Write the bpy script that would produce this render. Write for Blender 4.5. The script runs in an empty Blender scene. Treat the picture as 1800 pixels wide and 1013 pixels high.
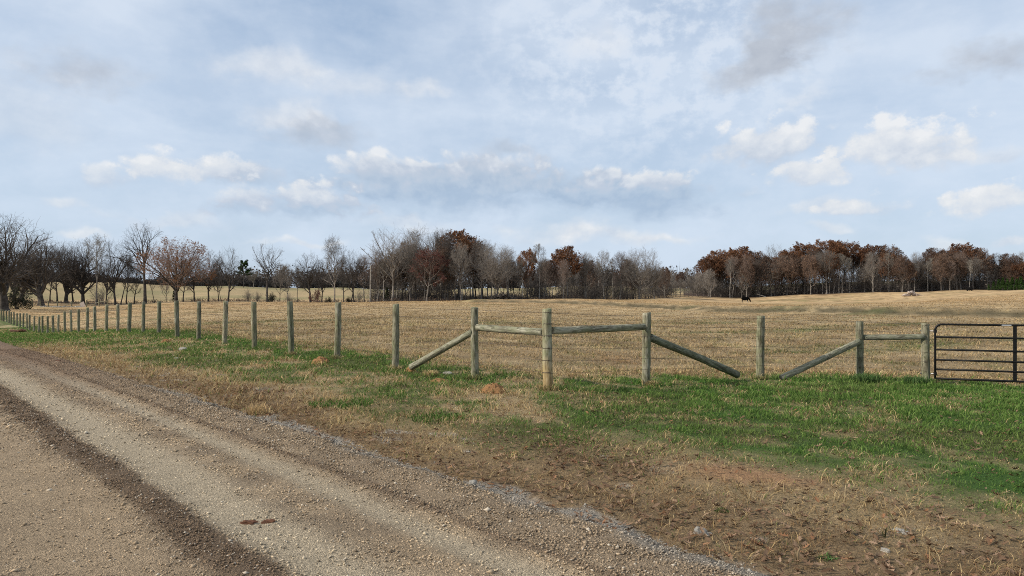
import bpy, math, numpy as np
from mathutils import Vector, Matrix

scn = bpy.context.scene
COL = scn.collection
F = 1360.0            # focal length in photo pixels (1800 wide)
EYE = 1.63
HZ = 520.0


def pix(x, y, d):
    """a point of the place, from where it shows in the photograph and its distance"""
    return np.array([(x - 900.0) / F * d, d, EYE + (HZ - y) / F * d])


# ------------------------------------------------------------------ helpers
def mesh_np(name, verts, faces, mats=(), mat_idx=None, smooth=False, col=None):
    me = bpy.data.meshes.new(name)
    verts = np.asarray(verts, np.float32)
    faces = [np.asarray(f, np.int32) for f in (faces if isinstance(faces, list) else [faces]) if len(f)]
    me.vertices.add(len(verts))
    me.vertices.foreach_set('co', verts.ravel())
    nl = sum(f.size for f in faces)
    npoly = sum(len(f) for f in faces)
    me.loops.add(nl)
    me.loops.foreach_set('vertex_index', np.concatenate([f.ravel() for f in faces]))
    tot = np.concatenate([np.full(len(f), f.shape[1], np.int32) for f in faces])
    start = np.concatenate([[0], np.cumsum(tot)[:-1]]).astype(np.int32)
    me.polygons.add(npoly)
    me.polygons.foreach_set('loop_start', start)
    me.polygons.foreach_set('loop_total', tot)
    for m in mats:
        me.materials.append(m)
    if mat_idx is not None:
        me.polygons.foreach_set('material_index', np.asarray(mat_idx, np.int32))
    if smooth:
        me.polygons.foreach_set('use_smooth', np.ones(npoly, bool))
    if col is not None:
        at = me.attributes.new('Col', 'FLOAT_COLOR', 'POINT')
        c4 = np.ones((len(verts), 4), np.float32)
        c4[:, :3] = col
        at.data.foreach_set('color', c4.ravel())
    me.update(calc_edges=True)
    return me


def obj(name, me, parent=None, loc=None):
    o = bpy.data.objects.new(name, me)
    COL.objects.link(o)
    if parent is not None:
        o.parent = parent
    if loc is not None:
        o.location = [float(v) for v in loc]
    return o


def tag(o, label=None, cat=None, group=None, kind=None):
    if label: o['label'] = label
    if cat: o['category'] = cat
    if group: o['group'] = group
    if kind: o['kind'] = kind
    return o


def empty(name, loc, rz=0.0):
    o = bpy.data.objects.new(name, None)
    COL.objects.link(o)
    o.location = [float(v) for v in loc]
    o.rotation_euler = (0, 0, rz)
    o.empty_display_size = 0.3
    return o


def sstep(a, b, x):
    t = np.clip((x - a) / (b - a), 0, 1)
    return t * t * (3 - 2 * t)


def hash2(ix, iy, seed):
    h = (ix.astype(np.int64) * 374761393 + iy.astype(np.int64) * 668265263 + seed * 982451653) & 0xFFFFFFFF
    h = ((h ^ (h >> 13)) * 1274126177) & 0xFFFFFFFF
    h = h ^ (h >> 16)
    return (h & 0xFFFF).astype(np.float64) / 65535.0


def vnoise(x, y, seed=0):
    x = np.asarray(x, float); y = np.asarray(y, float)
    ix = np.floor(x); iy = np.floor(y)
    fx = x - ix; fy = y - iy
    fx = fx * fx * (3 - 2 * fx); fy = fy * fy * (3 - 2 * fy)
    a = hash2(ix, iy, seed); b = hash2(ix + 1, iy, seed)
    c = hash2(ix, iy + 1, seed); d = hash2(ix + 1, iy + 1, seed)
    return (a * (1 - fx) + b * fx) * (1 - fy) + (c * (1 - fx) + d * fx) * fy


def fbm(x, y, seed=0, oct=4):
    s = 0; a = 0.5; t = 0
    for i in range(oct):
        s = s + a * vnoise(x * 2 ** i, y * 2 ** i, seed + i * 17)
        t += a; a *= 0.5
    return s / t


def mixc(a, b, m):
    m = np.asarray(m)[..., None]
    return a * (1 - m) + np.asarray(b) * m


class NT:
    """small node writer"""
    def __init__(self, tree):
        self.t = tree

    def n(self, typ, props=None, ins=None):
        nd = self.t.nodes.new(typ)
        for k, v in (props or {}).items():
            setattr(nd, k, v)
        for k, v in (ins or {}).items():
            sock = nd.inputs[k]
            if isinstance(v, bpy.types.NodeSocket):
                self.t.links.new(v, sock)
            else:
                sock.default_value = v
        return nd

    def math(self, op, a, b=None, clamp=False):
        ins = {0: a}
        if b is not None: ins[1] = b
        return self.n('ShaderNodeMath', {'operation': op, 'use_clamp': clamp}, ins).outputs[0]

    def mix(self, f, a, b, blend='MIX'):
        nd = self.n('ShaderNodeMix', {'data_type': 'RGBA', 'blend_type': blend}, {0: f, 6: a, 7: b})
        return nd.outputs[2]

    def noise(self, vec, scale, detail=4, rough=0.55, out='Fac'):
        nd = self.n('ShaderNodeTexNoise', None, {'Vector': vec, 'Scale': scale, 'Detail': detail, 'Roughness': rough})
        return nd.outputs[out]

    def ramp(self, f, stops):
        nd = self.n('ShaderNodeValToRGB', None, {0: f})
        cr = nd.color_ramp
        while len(cr.elements) < len(stops):
            cr.elements.new(0.5)
        for e, (p, c) in zip(cr.elements, stops):
            e.position = p
            e.color = (*c, 1) if len(c) == 3 else c
        return nd.outputs[0]

    def remap(self, v, a, b, c=0.0, d=1.0, smooth=False):
        nd = self.n('ShaderNodeMapRange', {'interpolation_type': 'SMOOTHSTEP' if smooth else 'LINEAR'},
                    {0: v, 1: a, 2: b, 3: c, 4: d})
        return nd.outputs[0]


def new_mat(name):
    m = bpy.data.materials.new(name)
    m.use_nodes = True
    t = m.node_tree
    t.nodes.clear()
    nt = NT(t)
    out = nt.n('ShaderNodeOutputMaterial')
    return m, nt, out


def principled(nt, out, color, rough=0.9, normal=None, metallic=0.0, spec=0.2):
    ins = {'Base Color': color, 'Roughness': rough, 'Metallic': metallic, 'Specular IOR Level': spec}
    if normal is not None: ins['Normal'] = normal
    b = nt.n('ShaderNodeBsdfPrincipled', None, ins)
    nt.t.links.new(b.outputs[0], out.inputs[0])
    return b


# ------------------------------------------------------------------ terrain
def post_xy(n):
    return np.array([-2.5 - 1.773 * n, 16.6 + 2.30 * n])


POST_Y = {0: 650, 1: 632, 2: 624, 3: 612, 4: 605, 5: 598, 6: 592, 7: 587, 8: 585, 9: 585, 10: 584, 11: 584, 12: 584.5,
          13: 584.5, 14: 584.5, 15: 584.5, 16: 585, 17: 586, 18: 586.3, 19: 586.5, 20: 586.2, 21: 585, 22: 582.5,
          23: 580.5, 24: 578, 25: 575.7, 26: 575, 27: 574, 28: 571, 29: 570, 30: 568.5, 31: 566.3, 32: 565, 33: 564}
CORNER = np.array([0.62, 13.4])
BRACE_L = np.array([-0.717, 15.0])
BRACE_R = np.array([2.62, 15.1])
LONE = np.array([5.5, 17.1])
BRACE_G = np.array([8.01, 17.8])
GATE_P = np.array([9.41, 17.6])

CP = []
def cp(x, y, z): CP.append((x, y, z))
def cpp(x, y, d): p = pix(x, y, d); CP.append(tuple(p))
for n_, y_ in POST_Y.items():
    X, Y = post_xy(n_)
    cp(X, Y, EYE + (HZ - y_) / F * Y)
for (P_, y_) in ((CORNER, 685), (BRACE_L, 668), (BRACE_R, 676), (LONE, 667), (BRACE_G, 668), (GATE_P, 672)):
    cp(P_[0], P_[1], EYE + (HZ - y_) / F * P_[1])
cp(12.3, 16.2, -0.42)
for (X, Y, z) in ((0, 0.5, 0), (1.42, 4.5, 0), (-2.63, 9.43, 0), (-6.6, 14, 0), (-11.2, 19, 0), (-18, 27.7, -0.22), (-26, 39, -0.6),
                  (-40, 58, -1.2), (-62, 87, -1.5), (-6, 4, 0), (-14, 14, 0), (-22, 22, -0.15), (-35, 34, -0.6), (6, -1, 0),
                  (3.3, 5, -0.02), (4.5, 7, -0.06), (6.9, 10.5, -0.12), (9, 13, -0.25), (0, 10, 0.0), (-3, 13, 0.03), (3, 10, -0.05),
                  (-110, 150, -1.5), (-90, 80, -1.5), (0, -10, 0), (0, -40, 0), (-40, -10, 0), (40, -10, -.4), (-100, -60, -.5), (100, -60, 0), (30, 16, -0.3)):
    cp(X, Y, z)
for (x, d, z) in ((900, 25, .05), (900, 40, .12), (900, 70, .35), (900, 110, .62), (1300, 25, -.35), (1300, 40, -.2), (1300, 70, .15),
                  (1300, 110, .2), (1300, 150, .1), (1300, 185, 0.0), (1300, 225, 1.13), (1800, 30, -.15), (1800, 50, .27), (1800, 100, 1.2),
                  (1800, 150, 2.2), (1800, 200, 3.1), (1800, 222, 2.9), (1600, 100, .8), (1600, 188, 1.4), (1600, 208, 2.6), (1600, 222, 2.6), (1450, 215, 1.79),
                  (2300, 60, 1.0), (2300, 150, 3.0), (2300, 250, 4.0), (1450, 100, .45), (1400, 65, .32),
                  (500, 30, .02), (500, 60, .1), (500, 100, .2), (500, 150, .3), (300, 45, -.15), (300, 70, -.3), (300, 110, -.2), (300, 160, 0.0),
                  (100, 75, -1.2), (100, 100, -1.1), (100, 120, -.95), (100, 150, -.75), (100, 170, -.6), (100, 187, .12),
                  (0, 100, -1.25), (0, 150, -.7), (0, 187, .1), (-300, 150, -.8), (-300, 230, 0.3), (300, 178, .2), (450, 178, .3),
                  (700, 160, .45), (880, 165, .78), (1000, 180, .97), (1160, 200, 1.04)):
    cp((x - 900) / F * d, d, z)
cpp(5, 547, 120)
for (x, y) in ((-200, 527), (100, 527), (300, 527), (500, 526), (700, 525), (900, 524), (1100, 523), (1300, 521)):
    cpp(x, y, 236)
for (x, y, d) in ((1250, 512, 262), (1400, 503, 262), (1550, 499, 262), (1700, 497, 262), (1900, 495, 262)):
    cpp(x, y, d)
for (x, y) in ((-300, 488), (0, 492), (200, 497), (400, 503), (600, 506), (850, 507), (1000, 504), (1100, 504), (1350, 502), (1700, 494)):
    cpp(x, y, 312)
    p = pix(x, y, 345); CP.append((p[0], p[1], p[2] - 0.2))
    cp(p[0] * 1.5, p[1] * 1.5, p[2] - 2)
for k in range(16):
    a = k / 16 * 2 * math.pi
    cp(1200 * math.sin(a), 1200 * math.cos(a), 4.0)
    cp(4000 * math.sin(a), 4000 * math.cos(a), 4.0)
for k in range(3, 14):
    a = math.radians(50 + (k - 3) * 26)
    cp(350 * math.sin(a), 350 * math.cos(a), 3.0)
CP = np.array(CP)


def warp(x, y):
    rho = np.hypot(x, y); th = np.arctan2(x, y)
    r = np.log1p(rho / 6.0) * 4
    return r * np.sin(th), r * np.cos(th)


def _U(r2):
    return 0.5 * r2 * np.log(np.maximum(r2, 1e-12))


_wx, _wy = warp(CP[:, 0], CP[:, 1])
_N = len(CP)
_K = _U((_wx[:, None] - _wx[None]) ** 2 + (_wy[:, None] - _wy[None]) ** 2) + np.eye(_N) * 0.0008
_P = np.c_[np.ones(_N), _wx, _wy]
_A = np.zeros((_N + 3, _N + 3)); _A[:_N, :_N] = _K; _A[:_N, _N:] = _P; _A[_N:, :_N] = _P.T
_W = np.linalg.solve(_A, np.r_[CP[:, 2], 0, 0, 0])


def terrain0(x, y):
    x = np.asarray(x, float); y = np.asarray(y, float)
    sh = x.shape
    wx, wy = warp(x.ravel(), y.ravel())
    out = np.empty(len(wx))
    for i in range(0, len(wx), 20000):
        a = wx[i:i + 20000]; b = wy[i:i + 20000]
        out[i:i + 20000] = _U((a[:, None] - _wx) ** 2 + (b[:, None] - _wy) ** 2) @ _W[:_N] + _W[_N] + a * _W[_N + 1] + b * _W[_N + 2]
    return out.reshape(sh)


# signed distance to polylines (positive on the right-hand side when walking along)
def densify(pts, step=0.6):
    pts = np.asarray(pts, float); out = []
    for a, b in zip(pts[:-1], pts[1:]):
        k = max(1, int(np.hypot(*(b - a)) / step))
        out.append(a + (b - a) * np.linspace(0, 1, k, endpoint=False)[:, None])
    out.append(pts[-1:])
    return np.concatenate(out)


def smooth_poly(pts, it=2):
    pts = np.asarray(pts, float)
    for _ in range(it):
        q = [pts[0]]
        for a, b in zip(pts[:-1], pts[1:]):
            q += [a * .75 + b * .25, a * .25 + b * .75]
        q.append(pts[-1]); pts = np.array(q)
    return pts


EDGE = smooth_poly([(9.5, -5.0), (5.0, 0.2), (1.40, 4.5), (-2.63, 9.35), (-6.6, 14.0), (-11.0, 19.1), (-18, 27.9), (-26, 39), (-40, 58), (-62, 87), (-110, 150)])
FENCE = np.array([post_xy(48), post_xy(0), BRACE_L, CORNER, BRACE_R, LONE, BRACE_G, GATE_P, (12.3, 16.35), (40, 8.0)])


def signed(poly, x, y):
    """signed distance (right positive) and arc length along the polyline"""
    best = np.full(x.shape, 1e18); sd = np.zeros(x.shape); al = np.zeros(x.shape); acc = 0.0
    for a, b in zip(poly[:-1], poly[1:]):
        d = b - a; L = np.hypot(*d)
        t = np.clip(((x - a[0]) * d[0] + (y - a[1]) * d[1]) / (L * L), 0, 1)
        ex = x - (a[0] + t * d[0]); ey = y - (a[1] + t * d[1])
        q = ex * ex + ey * ey
        m = q < best
        best = np.where(m, q, best)
        cr = np.where(d[0] * ey - d[1] * ex > 0, -1.0, 1.0)
        sd = np.where(m, cr * np.sqrt(q), sd)
        al = np.where(m, acc + t * L, al)
        acc += L
    return sd, al


TERR = np.array([(60, 40), (33, 50), (23.9, 65), (18.75, 85), (8.9, 110), (-5, 118)])
TERR = smooth_poly(TERR)


def terrain(x, y):
    x = np.asarray(x, float); y = np.asarray(y, float)
    z = terrain0(x, y)
    rho = np.hypot(x, y)
    lump = sstep(14, 40, rho)
    z = z + (fbm(x * .8, y * .8, 5, 3) - .5) * (.05 + .05 * lump) + (fbm(x * 4.1, y * 4.1, 9, 3) - .5) * .035 * (1 - sstep(20, 60, rho))
    td, _ = signed(TERR, x, y)
    z = z - .16 * np.exp(-((td + 2.4) / 1.6) ** 2) + .40 * np.exp(-((td - 1.6) / 1.5) ** 2) * (td > -3)
    su, _ = signed(EDGE, x, y)
    z = z - .10 * sstep(0.05, 0.9, -su)
    return z


def tz(x, y):
    return float(terrain(np.array([x]), np.array([y]))[0])


# ------------------------------------------------------------------ ground colours (base albedo)
TAN = np.array([.415, .308, .172]); TAN2 = np.array([.345, .245, .131]); GREEN = np.array([.064, .130, .026]); OLIVE = np.array([.115, .120, .045])
BROWN = np.array([.200, .125, .070]); REDDIRT = np.array([.33, .18, .095]); BLUEG = np.array([.315, .285, .240]); PALE = np.array([.46, .34, .17])


def masks(x, y):
    su, al = signed(EDGE, x, y)
    fd, _ = signed(FENCE, x, y)
    fd = -fd                                             # positive = field side
    rho = np.hypot(x, y)
    n1 = fbm(x * .55, y * .55, 21, 4); n2 = fbm(x * 1.7, y * 1.7, 33, 4); n3 = fbm(x * .16, y * .16, 44, 3)
    fine = fbm(x * 5, y * 5, 55, 3)
    sun = su + (n1 - .5) * 2.2 + (fine - .5) * .5
    g1 = sstep(2.1, 3.4, sun) * sstep(-.6, 1.2, x + (n1 - .5) * 3) * (1 - sstep(.2, 1.5, fd + (n2 - .5) * 1.6))
    g1 = g1 * (1 - .45 * sstep(.5, .68, n2))
    left = 1 - sstep(-.4, 1.0, x)
    g2 = left * sstep(-1.5, -.2, fd + (n1 - .5) * 2) * (1 - sstep(1.0, 2.2, fd + (n2 - .5) * 2.2)) * sstep(.30, .46, n2 * .6 + n1 * .4)
    g3 = (1 - sstep(.3, 2.2, x)) * sstep(1.2, 2.6, sun) * (1 - sstep(-.9, .2, fd)) * sstep(.37, .56, n1 * .4 + n2 * .35 + fine * .25) * .85
    g4 = left * sstep(28, 40, rho) * (1 - sstep(70, 90, rho)) * sstep(-6.5, -5, fd) * (1 - sstep(-2.2, -.5, fd)) * .8
    infield = sstep(.3, 1.2, fd)
    streak = fbm(x * .05 + y * .012, y * .35 - x * .06, 71, 4)
    g5 = infield * (sstep(.57, .72, streak * .6 + n3 * .4) * .36 + .22 * sstep(.5, .7, n2) * (1 - sstep(40, 60, rho)))
    far = sstep(210, 250, y)
    g6 = far * sstep(.5, .62, fbm(x * .02, y * .06, 81, 3)) * .5
    green = np.clip(np.maximum.reduce([g1, g2, g3, g4, g5, g6]), 0, 1)
    litter = sstep(-.6, .05, su) * (1 - sstep(.5, 1.7, sun)) * (1 - .5 * sstep(14, 24, rho))
    lr = sstep(-.8, .8, x) * sstep(0, .3, su) * (1 - sstep(1.9, 3.0, sun))
    litter = np.maximum(litter * .75, lr * (.28 + .60 * sstep(.40, .60, n1)) * (.55 + .45 * sstep(.35, .6, n2)))
    bare = np.exp(-((x - 2.45) / .75) ** 2 - ((y - 6.95) / .28) ** 2) + .8 * np.exp(-((x - 2.0) / .5) ** 2 - ((y - 7.35) / .25) ** 2)
    bare = bare + .7 * np.exp(-((x + 6.9) / 1.0) ** 2 - ((y - 23.6) / .9) ** 2) + .8 * np.exp(-((x + 21) / 1.6) ** 2 - ((y - 39) / 1.3) ** 2)
    bare = bare + .5 * np.exp(-((x - 3.0) / .7) ** 2 - ((y - 21) / 1.5) ** 2)
    for (mx_, my_, mr_) in ((-.33, 13.05, .34), (-4.41, 17.9, .36), (-2.14, 16.3, .25), (-1.37, 14.6, .30), (-12.05, 27.0, .4)):
        bare = np.maximum(bare, .72 * np.exp(-(((x - mx_) / mr_) ** 2 + ((y - my_ + .05) / (mr_ * .9)) ** 2) * 1.3))
    bare = np.clip(bare * sstep(.33, .62, n2 * .6 + fine * .4) * 1.05, 0, .8)
    gravel = (1 - sstep(.0, .22, su + (n2 - .5) * .7 + (fine - .5) * .5)) * sstep(-.6, -.2, su) * (1 - sstep(9, 17, rho)) * sstep(.24, .42, n1 + .06) * .85
    gravel2 = .55 * (sstep(.69, .75, fbm(x * 2.1 + 7, y * 2.1, 91, 4)) * sstep(0, .3, su) * (1 - sstep(1.0, 2.3, su)))
    gravel2 = gravel2 + .8 * np.exp(-((x - 2.72) / .20) ** 2 - ((y - 5.38) / .10) ** 2) * sstep(.35, .5, n2)
    return dict(su=su, al=al, fd=fd, rho=rho, n1=n1, n2=n2, n3=n3, fine=fine, green=green, litter=litter, bare=bare, gravel=np.clip(gravel + gravel2, 0, 1), infield=infield, streak=streak, far=far)


def ground_col(x, y, m=None):
    m = m or masks(x, y)
    c = mixc(np.broadcast_to(TAN, x.shape + (3,)), TAN2, sstep(.3, .7, m['n1']))
    c = mixc(c, PALE, .5 * sstep(.55, .75, m['n2']))
    # swaths of the mown field, slightly fanned rows
    row = np.sin((y * .985 - x * .10 + 1.5 * (m['n3'] - .5) * 8) * 1.05 + 4 * (m['streak'] - .5))
    rows = m['infield'] * sstep(.62, .97, row) * sstep(16, 26, m['rho']) * (.30 + .70 * sstep(.38, .58, m['streak']))
    c = c * (1 - .30 * rows * sstep(.36, .55, fbm(x * .09, y * .5, 61, 3)))[..., None]
    c = mixc(c, TAN2 * .55, m['infield'] * sstep(.57, .72, m['streak']) * .42)
    c = c * (1 + m['infield'] * .9 * (fbm(x * .7, y * 1.1, 63, 3) - .5))[..., None]
    c = mixc(c, c * np.array([1.12, 1.05, 1.0]), m['infield'] * sstep(60, 130, m['rho']))
    td, _ = signed(TERR, x, y)
    c = mixc(c, np.array([.085, .072, .040]), np.exp(-((td + .2 + (m['n2'] - .5) * 1.6) / 1.15) ** 2) * .9 * sstep(.22, .45, m['n1'] + .08))
    g = mixc(np.broadcast_to(GREEN, x.shape + (3,)), OLIVE, sstep(.35, .7, m['n1']))
    c = mixc(c, g, m['green'])
    c = mixc(c, BROWN, m['litter'] * .8)
    c = mixc(c, REDDIRT, m['bare'])
    c = mixc(c, BLUEG, m['gravel'])
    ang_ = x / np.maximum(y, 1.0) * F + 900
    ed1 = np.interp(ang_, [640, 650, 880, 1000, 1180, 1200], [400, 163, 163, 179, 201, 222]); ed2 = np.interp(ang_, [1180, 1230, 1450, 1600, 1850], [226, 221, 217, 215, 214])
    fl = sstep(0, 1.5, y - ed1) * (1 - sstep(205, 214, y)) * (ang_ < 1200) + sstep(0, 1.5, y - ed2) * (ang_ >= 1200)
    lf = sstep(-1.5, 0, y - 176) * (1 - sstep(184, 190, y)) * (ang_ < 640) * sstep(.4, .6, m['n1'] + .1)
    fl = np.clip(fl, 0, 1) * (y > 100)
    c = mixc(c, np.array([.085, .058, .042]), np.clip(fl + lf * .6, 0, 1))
    farg = m['far'] * sstep(.4, .6, fbm(x * .012, y * .04, 65, 3))
    c = mixc(c, np.array([.315, .240, .130]), m['far'] * .8 * (ang_ < 1200))
    c = mixc(c, np.array([.17, .165, .075]), farg * .6)
    return np.clip(c, .01, .9)


def attr_mat(name, noise_scales, lo, hi, bump=.5, bdist=.02, tint=None, voronoi=None, detail=6):
    m, nt, out = new_mat(name)
    at = nt.n('ShaderNodeAttribute', {'attribute_name': 'Col'}).outputs['Color']
    tc = nt.n('ShaderNodeTexCoord').outputs['Object']
    c = at
    hs = None
    for i, sc in enumerate(noise_scales):
        f = nt.noise(tc, sc, detail, .65)
        k = nt.remap(f, .28, .72, lo[i], hi[i])
        kk = nt.n('ShaderNodeCombineColor', None, {0: k, 1: k, 2: k}).outputs[0]
        c = nt.mix(1.0, c, kk, 'MULTIPLY')
        hs = f if hs is None else nt.math('ADD', hs, f)
    if voronoi:
        for sc, amt in voronoi:
            v = nt.n('ShaderNodeTexVoronoi', {'feature': 'F1'}, {'Vector': tc, 'Scale': sc, 'Randomness': 1.0})
            k = nt.remap(v.outputs['Color'], 0, 1, 1 - amt, 1 + amt)
            kk = nt.n('ShaderNodeCombineColor', None, {0: k, 1: k, 2: k}).outputs[0]
            c = nt.mix(1.0, c, kk, 'MULTIPLY')
            hs = nt.math('ADD', hs, nt.math('MULTIPLY', v.outputs['Distance'], -1.2))
    b = nt.n('ShaderNodeBump', None, {'Strength': bump, 'Distance': bdist, 'Height': hs}).outputs[0]
    principled(nt, out, c, .95, b, spec=.1)
    return m


M_ground = attr_mat('ground_soil', (2.2, 14, 55), (.82, .78, .55), (1.18, 1.22, 1.5), .9, .05)
M_road = attr_mat('road_gravel', (3, 24, 120), (.90, .84, .72), (1.10, 1.16, 1.32), 1.0, .016, voronoi=((75, .34), (190, .28)))

# ground sheet: polar grid round the viewpoint's neighbourhood, finer near, out to the horizon
fr = np.radians(np.linspace(-43, 43, 600))
bk = np.radians(np.linspace(43, 317, 92))[1:-1]
th = np.concatenate([fr, bk])
rh = np.concatenate([[0.4], np.exp(np.arange(math.log(.8), math.log(4500), .0138))])
TH, RH = np.meshgrid(th, rh)
GX = RH * np.sin(TH); GY = RH * np.cos(TH)
GZ = terrain(GX, GY)
nr, nc = GX.shape
idx = np.arange(nr * nc).reshape(nr, nc)
q = np.stack([idx[:-1, :], np.roll(idx, -1, 1)[:-1, :], np.roll(idx, -1, 1)[1:, :], idx[1:, :]], -1).reshape(-1, 4)
V = np.stack([GX, GY, GZ], -1).reshape(-1, 3)
cen = len(V)
V = np.vstack([V, [[0, 0, GZ[0].mean()]]])
tri = np.stack([idx[0], np.full(nc, cen), np.roll(idx[0], -1)], -1)
gm = masks(GX, GY)
thatch = 1 - .24 * sstep(0, .3, gm['su']) * (1 - sstep(30, 80, gm['rho'])) * (1 - gm['bare']) * (1 - gm['gravel'])
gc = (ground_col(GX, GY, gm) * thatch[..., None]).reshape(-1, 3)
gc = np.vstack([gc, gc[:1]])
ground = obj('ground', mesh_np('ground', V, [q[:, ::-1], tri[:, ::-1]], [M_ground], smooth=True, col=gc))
tag(ground, 'dry tan pasture and grassy verge rolling to the woods', None, None, 'structure')

# ------------------------------------------------------------------ road
R_TAN = np.array([.420, .315, .203]); R_PALE = np.array([.500, .410, .285]); R_DARK = np.array([.180, .126, .082]); R_MID = np.array([.315, .237, .157]); R_RED = np.array([.235, .158, .106])


def road_profile(s, al, X, Y):
    """s: metres left of the right-hand edge"""
    n = fbm(al * .25, s * 1.2, 101, 3) - .5
    w = s + n * .20 + (fbm(X * 2.3, Y * 2.3, 103, 3) - .5) * .10
    g = lambda c, h: np.exp(-((w - c) / h) ** 2)
    z = .030 * g(2.27, .22) + .022 * g(.70, .10) - .018 * g(.95, .2) - .02 * g(1.85, .28) - .015 * g(2.95, .35) + .02 * g(3.9, .4) + .03 * g(.30, .25)
    return z, w


def road_col(s, al, X, Y):
    _, w = road_profile(s, al, X, Y)
    near = 1 - sstep(9, 26, np.hypot(X, Y))
    nn = fbm(X * 2.2, Y * 2.2, 111, 4); lo = fbm(al * .12, s * .9, 121, 3)
    g = lambda c, h: np.exp(-(np.abs(w - c) / h) ** 7.0)
    c = mixc(np.broadcast_to(R_MID, s.shape + (3,)), R_TAN, sstep(.35, .65, nn))
    c = mixc(c, R_PALE, np.clip(np.exp(-(np.abs(w - 1.80) / .30) ** 3) * (.7 + .6 * lo), 0, 1))
    c = mixc(c, R_PALE, np.clip(np.exp(-(np.abs(w - .97) / .15) ** 3) * (.7 + .6 * lo), 0, 1))
    c = mixc(c, R_DARK, g(2.25, .175) * .95)
    c = mixc(c, R_DARK * 1.15, g(.68, .055) * .65)
    c = mixc(c, R_DARK * 1.3, np.exp(-((w - 1.38) / .16) ** 2) * .35 * sstep(.4, .6, lo))
    c = mixc(c, R_TAN * 1.04, g(2.95, .42) * .8)
    c = mixc(c, R_DARK * 1.25, sstep(3.35, 3.75, w) * (1 - sstep(4.3, 4.6, w)) * .8)
    c = mixc(c, R_MID, g(.28, .30) * .65 * near)
    c = mixc(c, R_RED * .95, (1 - near) * g(.5, .8) * .9)
    c = mixc(c, BLUEG, np.clip((1 - sstep(-.03, .18, w + (nn - .5) * .5)), 0, 1) * (.8 * near * sstep(.26, .42, fbm(X * .55, Y * .55, 21, 4) + .06)))
    return np.clip(c, .02, .8)


ts = [0.0]
while ts[-1] < 205:
    d_ = max(0, ts[-1] - 16)
    ts.append(ts[-1] + max(.05, .012 * d_))
ts = np.array(ts)
seg = np.hypot(*np.diff(EDGE, axis=0).T)
cum = np.r_[0, np.cumsum(seg)]
ts = ts[ts < cum[-1] - .5]
ex = np.interp(ts, cum, EDGE[:, 0]); ey = np.interp(ts, cum, EDGE[:, 1])
tx = np.gradient(ex, ts); ty = np.gradient(ey, ts)
k_ = np.hypot(tx, ty); tx /= k_; ty /= k_
ss = np.concatenate([np.arange(-.35, 4.6, .045), np.arange(4.6, 9.3, .15)])
SS, TT = np.meshgrid(ss, ts)
RX = ex[:, None] - ty[:, None] * SS
RY = ey[:, None] + tx[:, None] * SS
pz, _ = road_profile(SS, TT, RX, RY)
RZ = terrain0(RX, RY) + pz + .022 + (fbm(RX * 7, RY * 7, 131, 3) - .5) * .016
edge_n = (fbm(RX * 2.5, RY * 2.5, 141, 3) - .5) * .35
RZ = RZ - .16 * (1 - sstep(-.30, .08, SS + edge_n)) - .2 * sstep(8.3, 9.2, SS)
nr, nc = RX.shape
idx = np.arange(nr * nc).reshape(nr, nc)
q = np.stack([idx[:-1, :-1], idx[:-1, 1:], idx[1:, 1:], idx[1:, :-1]], -1).reshape(-1, 4)
rc = road_col(SS, TT, RX, RY).reshape(-1, 3)
road = obj('road', mesh_np('road', np.stack([RX, RY, RZ], -1).reshape(-1, 3), q[:, ::-1], [M_road], smooth=True, col=rc))
tag(road, 'brown gravel farm road with pale wheel tracks', None, None, 'structure')


def road_z(x, y):
    su, al = signed(EDGE, x, y)
    pz, _ = road_profile(-su, al, x, y)
    return terrain0(x, y) + pz + .022


# ------------------------------------------------------------------ loose things made of many small pieces
def leafy_mat(name, trans=.25, rough=.9):
    m, nt, out = new_mat(name)
    at = nt.n('ShaderNodeAttribute', {'attribute_name': 'Col'}).outputs['Color']
    d = nt.n('ShaderNodeBsdfDiffuse', None, {'Color': at})
    t = nt.n('ShaderNodeBsdfTranslucent', None, {'Color': at})
    mx = nt.n('ShaderNodeMixShader', None, {0: trans, 1: d.outputs[0], 2: t.outputs[0]})
    nt.t.links.new(mx.outputs[0], out.inputs[0])
    return m


M_blade = leafy_mat('grass_blade', .3)
M_litter = leafy_mat('dead_leaf', .12)


def sample_polar(rng, n, r0, r1, dens, half=40):
    rr = np.linspace(r0, r1, 2000)
    w = rr * dens(rr)
    c = np.cumsum(w); c /= c[-1]
    r = np.interp(rng.random(n), c, rr)
    t = np.radians((rng.random(n) * 2 - 1) * half)
    return r * np.sin(t), r * np.cos(t)


def blades(x, y, z, h, w, col, rng, lean):
    n = len(x)
    a = rng.random(n) * 2 * np.pi
    la = rng.random(n) * 2 * np.pi
    ln = lean * (.4 + .9 * rng.random(n))
    wx = np.cos(a) * w * .5; wy = np.sin(a) * w * .5
    lx = np.cos(la) * np.sin(ln); ly = np.sin(la) * np.sin(ln); lz = np.cos(ln)
    b = np.stack([x, y, z - .008], -1)
    wv = np.stack([wx, wy, np.zeros(n)], -1)
    m1 = b + np.stack([lx * .4, ly * .4, lz * .62], -1) * h[:, None]
    tp = b + np.stack([lx * 1.15, ly * 1.15, np.maximum(lz * .92, .04)], -1) * h[:, None]
    V = np.stack([b - wv, b + wv, m1 + wv * .8, m1 - wv * .8, tp], 1).reshape(-1, 3)
    i = np.arange(n)[:, None] * 5
    q = i + np.array([[0, 1, 2, 3]]); t = i + np.array([[3, 2, 4]])
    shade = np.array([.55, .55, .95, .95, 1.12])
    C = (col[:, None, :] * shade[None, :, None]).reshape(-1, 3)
    return V, q, t, C


rng = np.random.default_rng(7)
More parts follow.
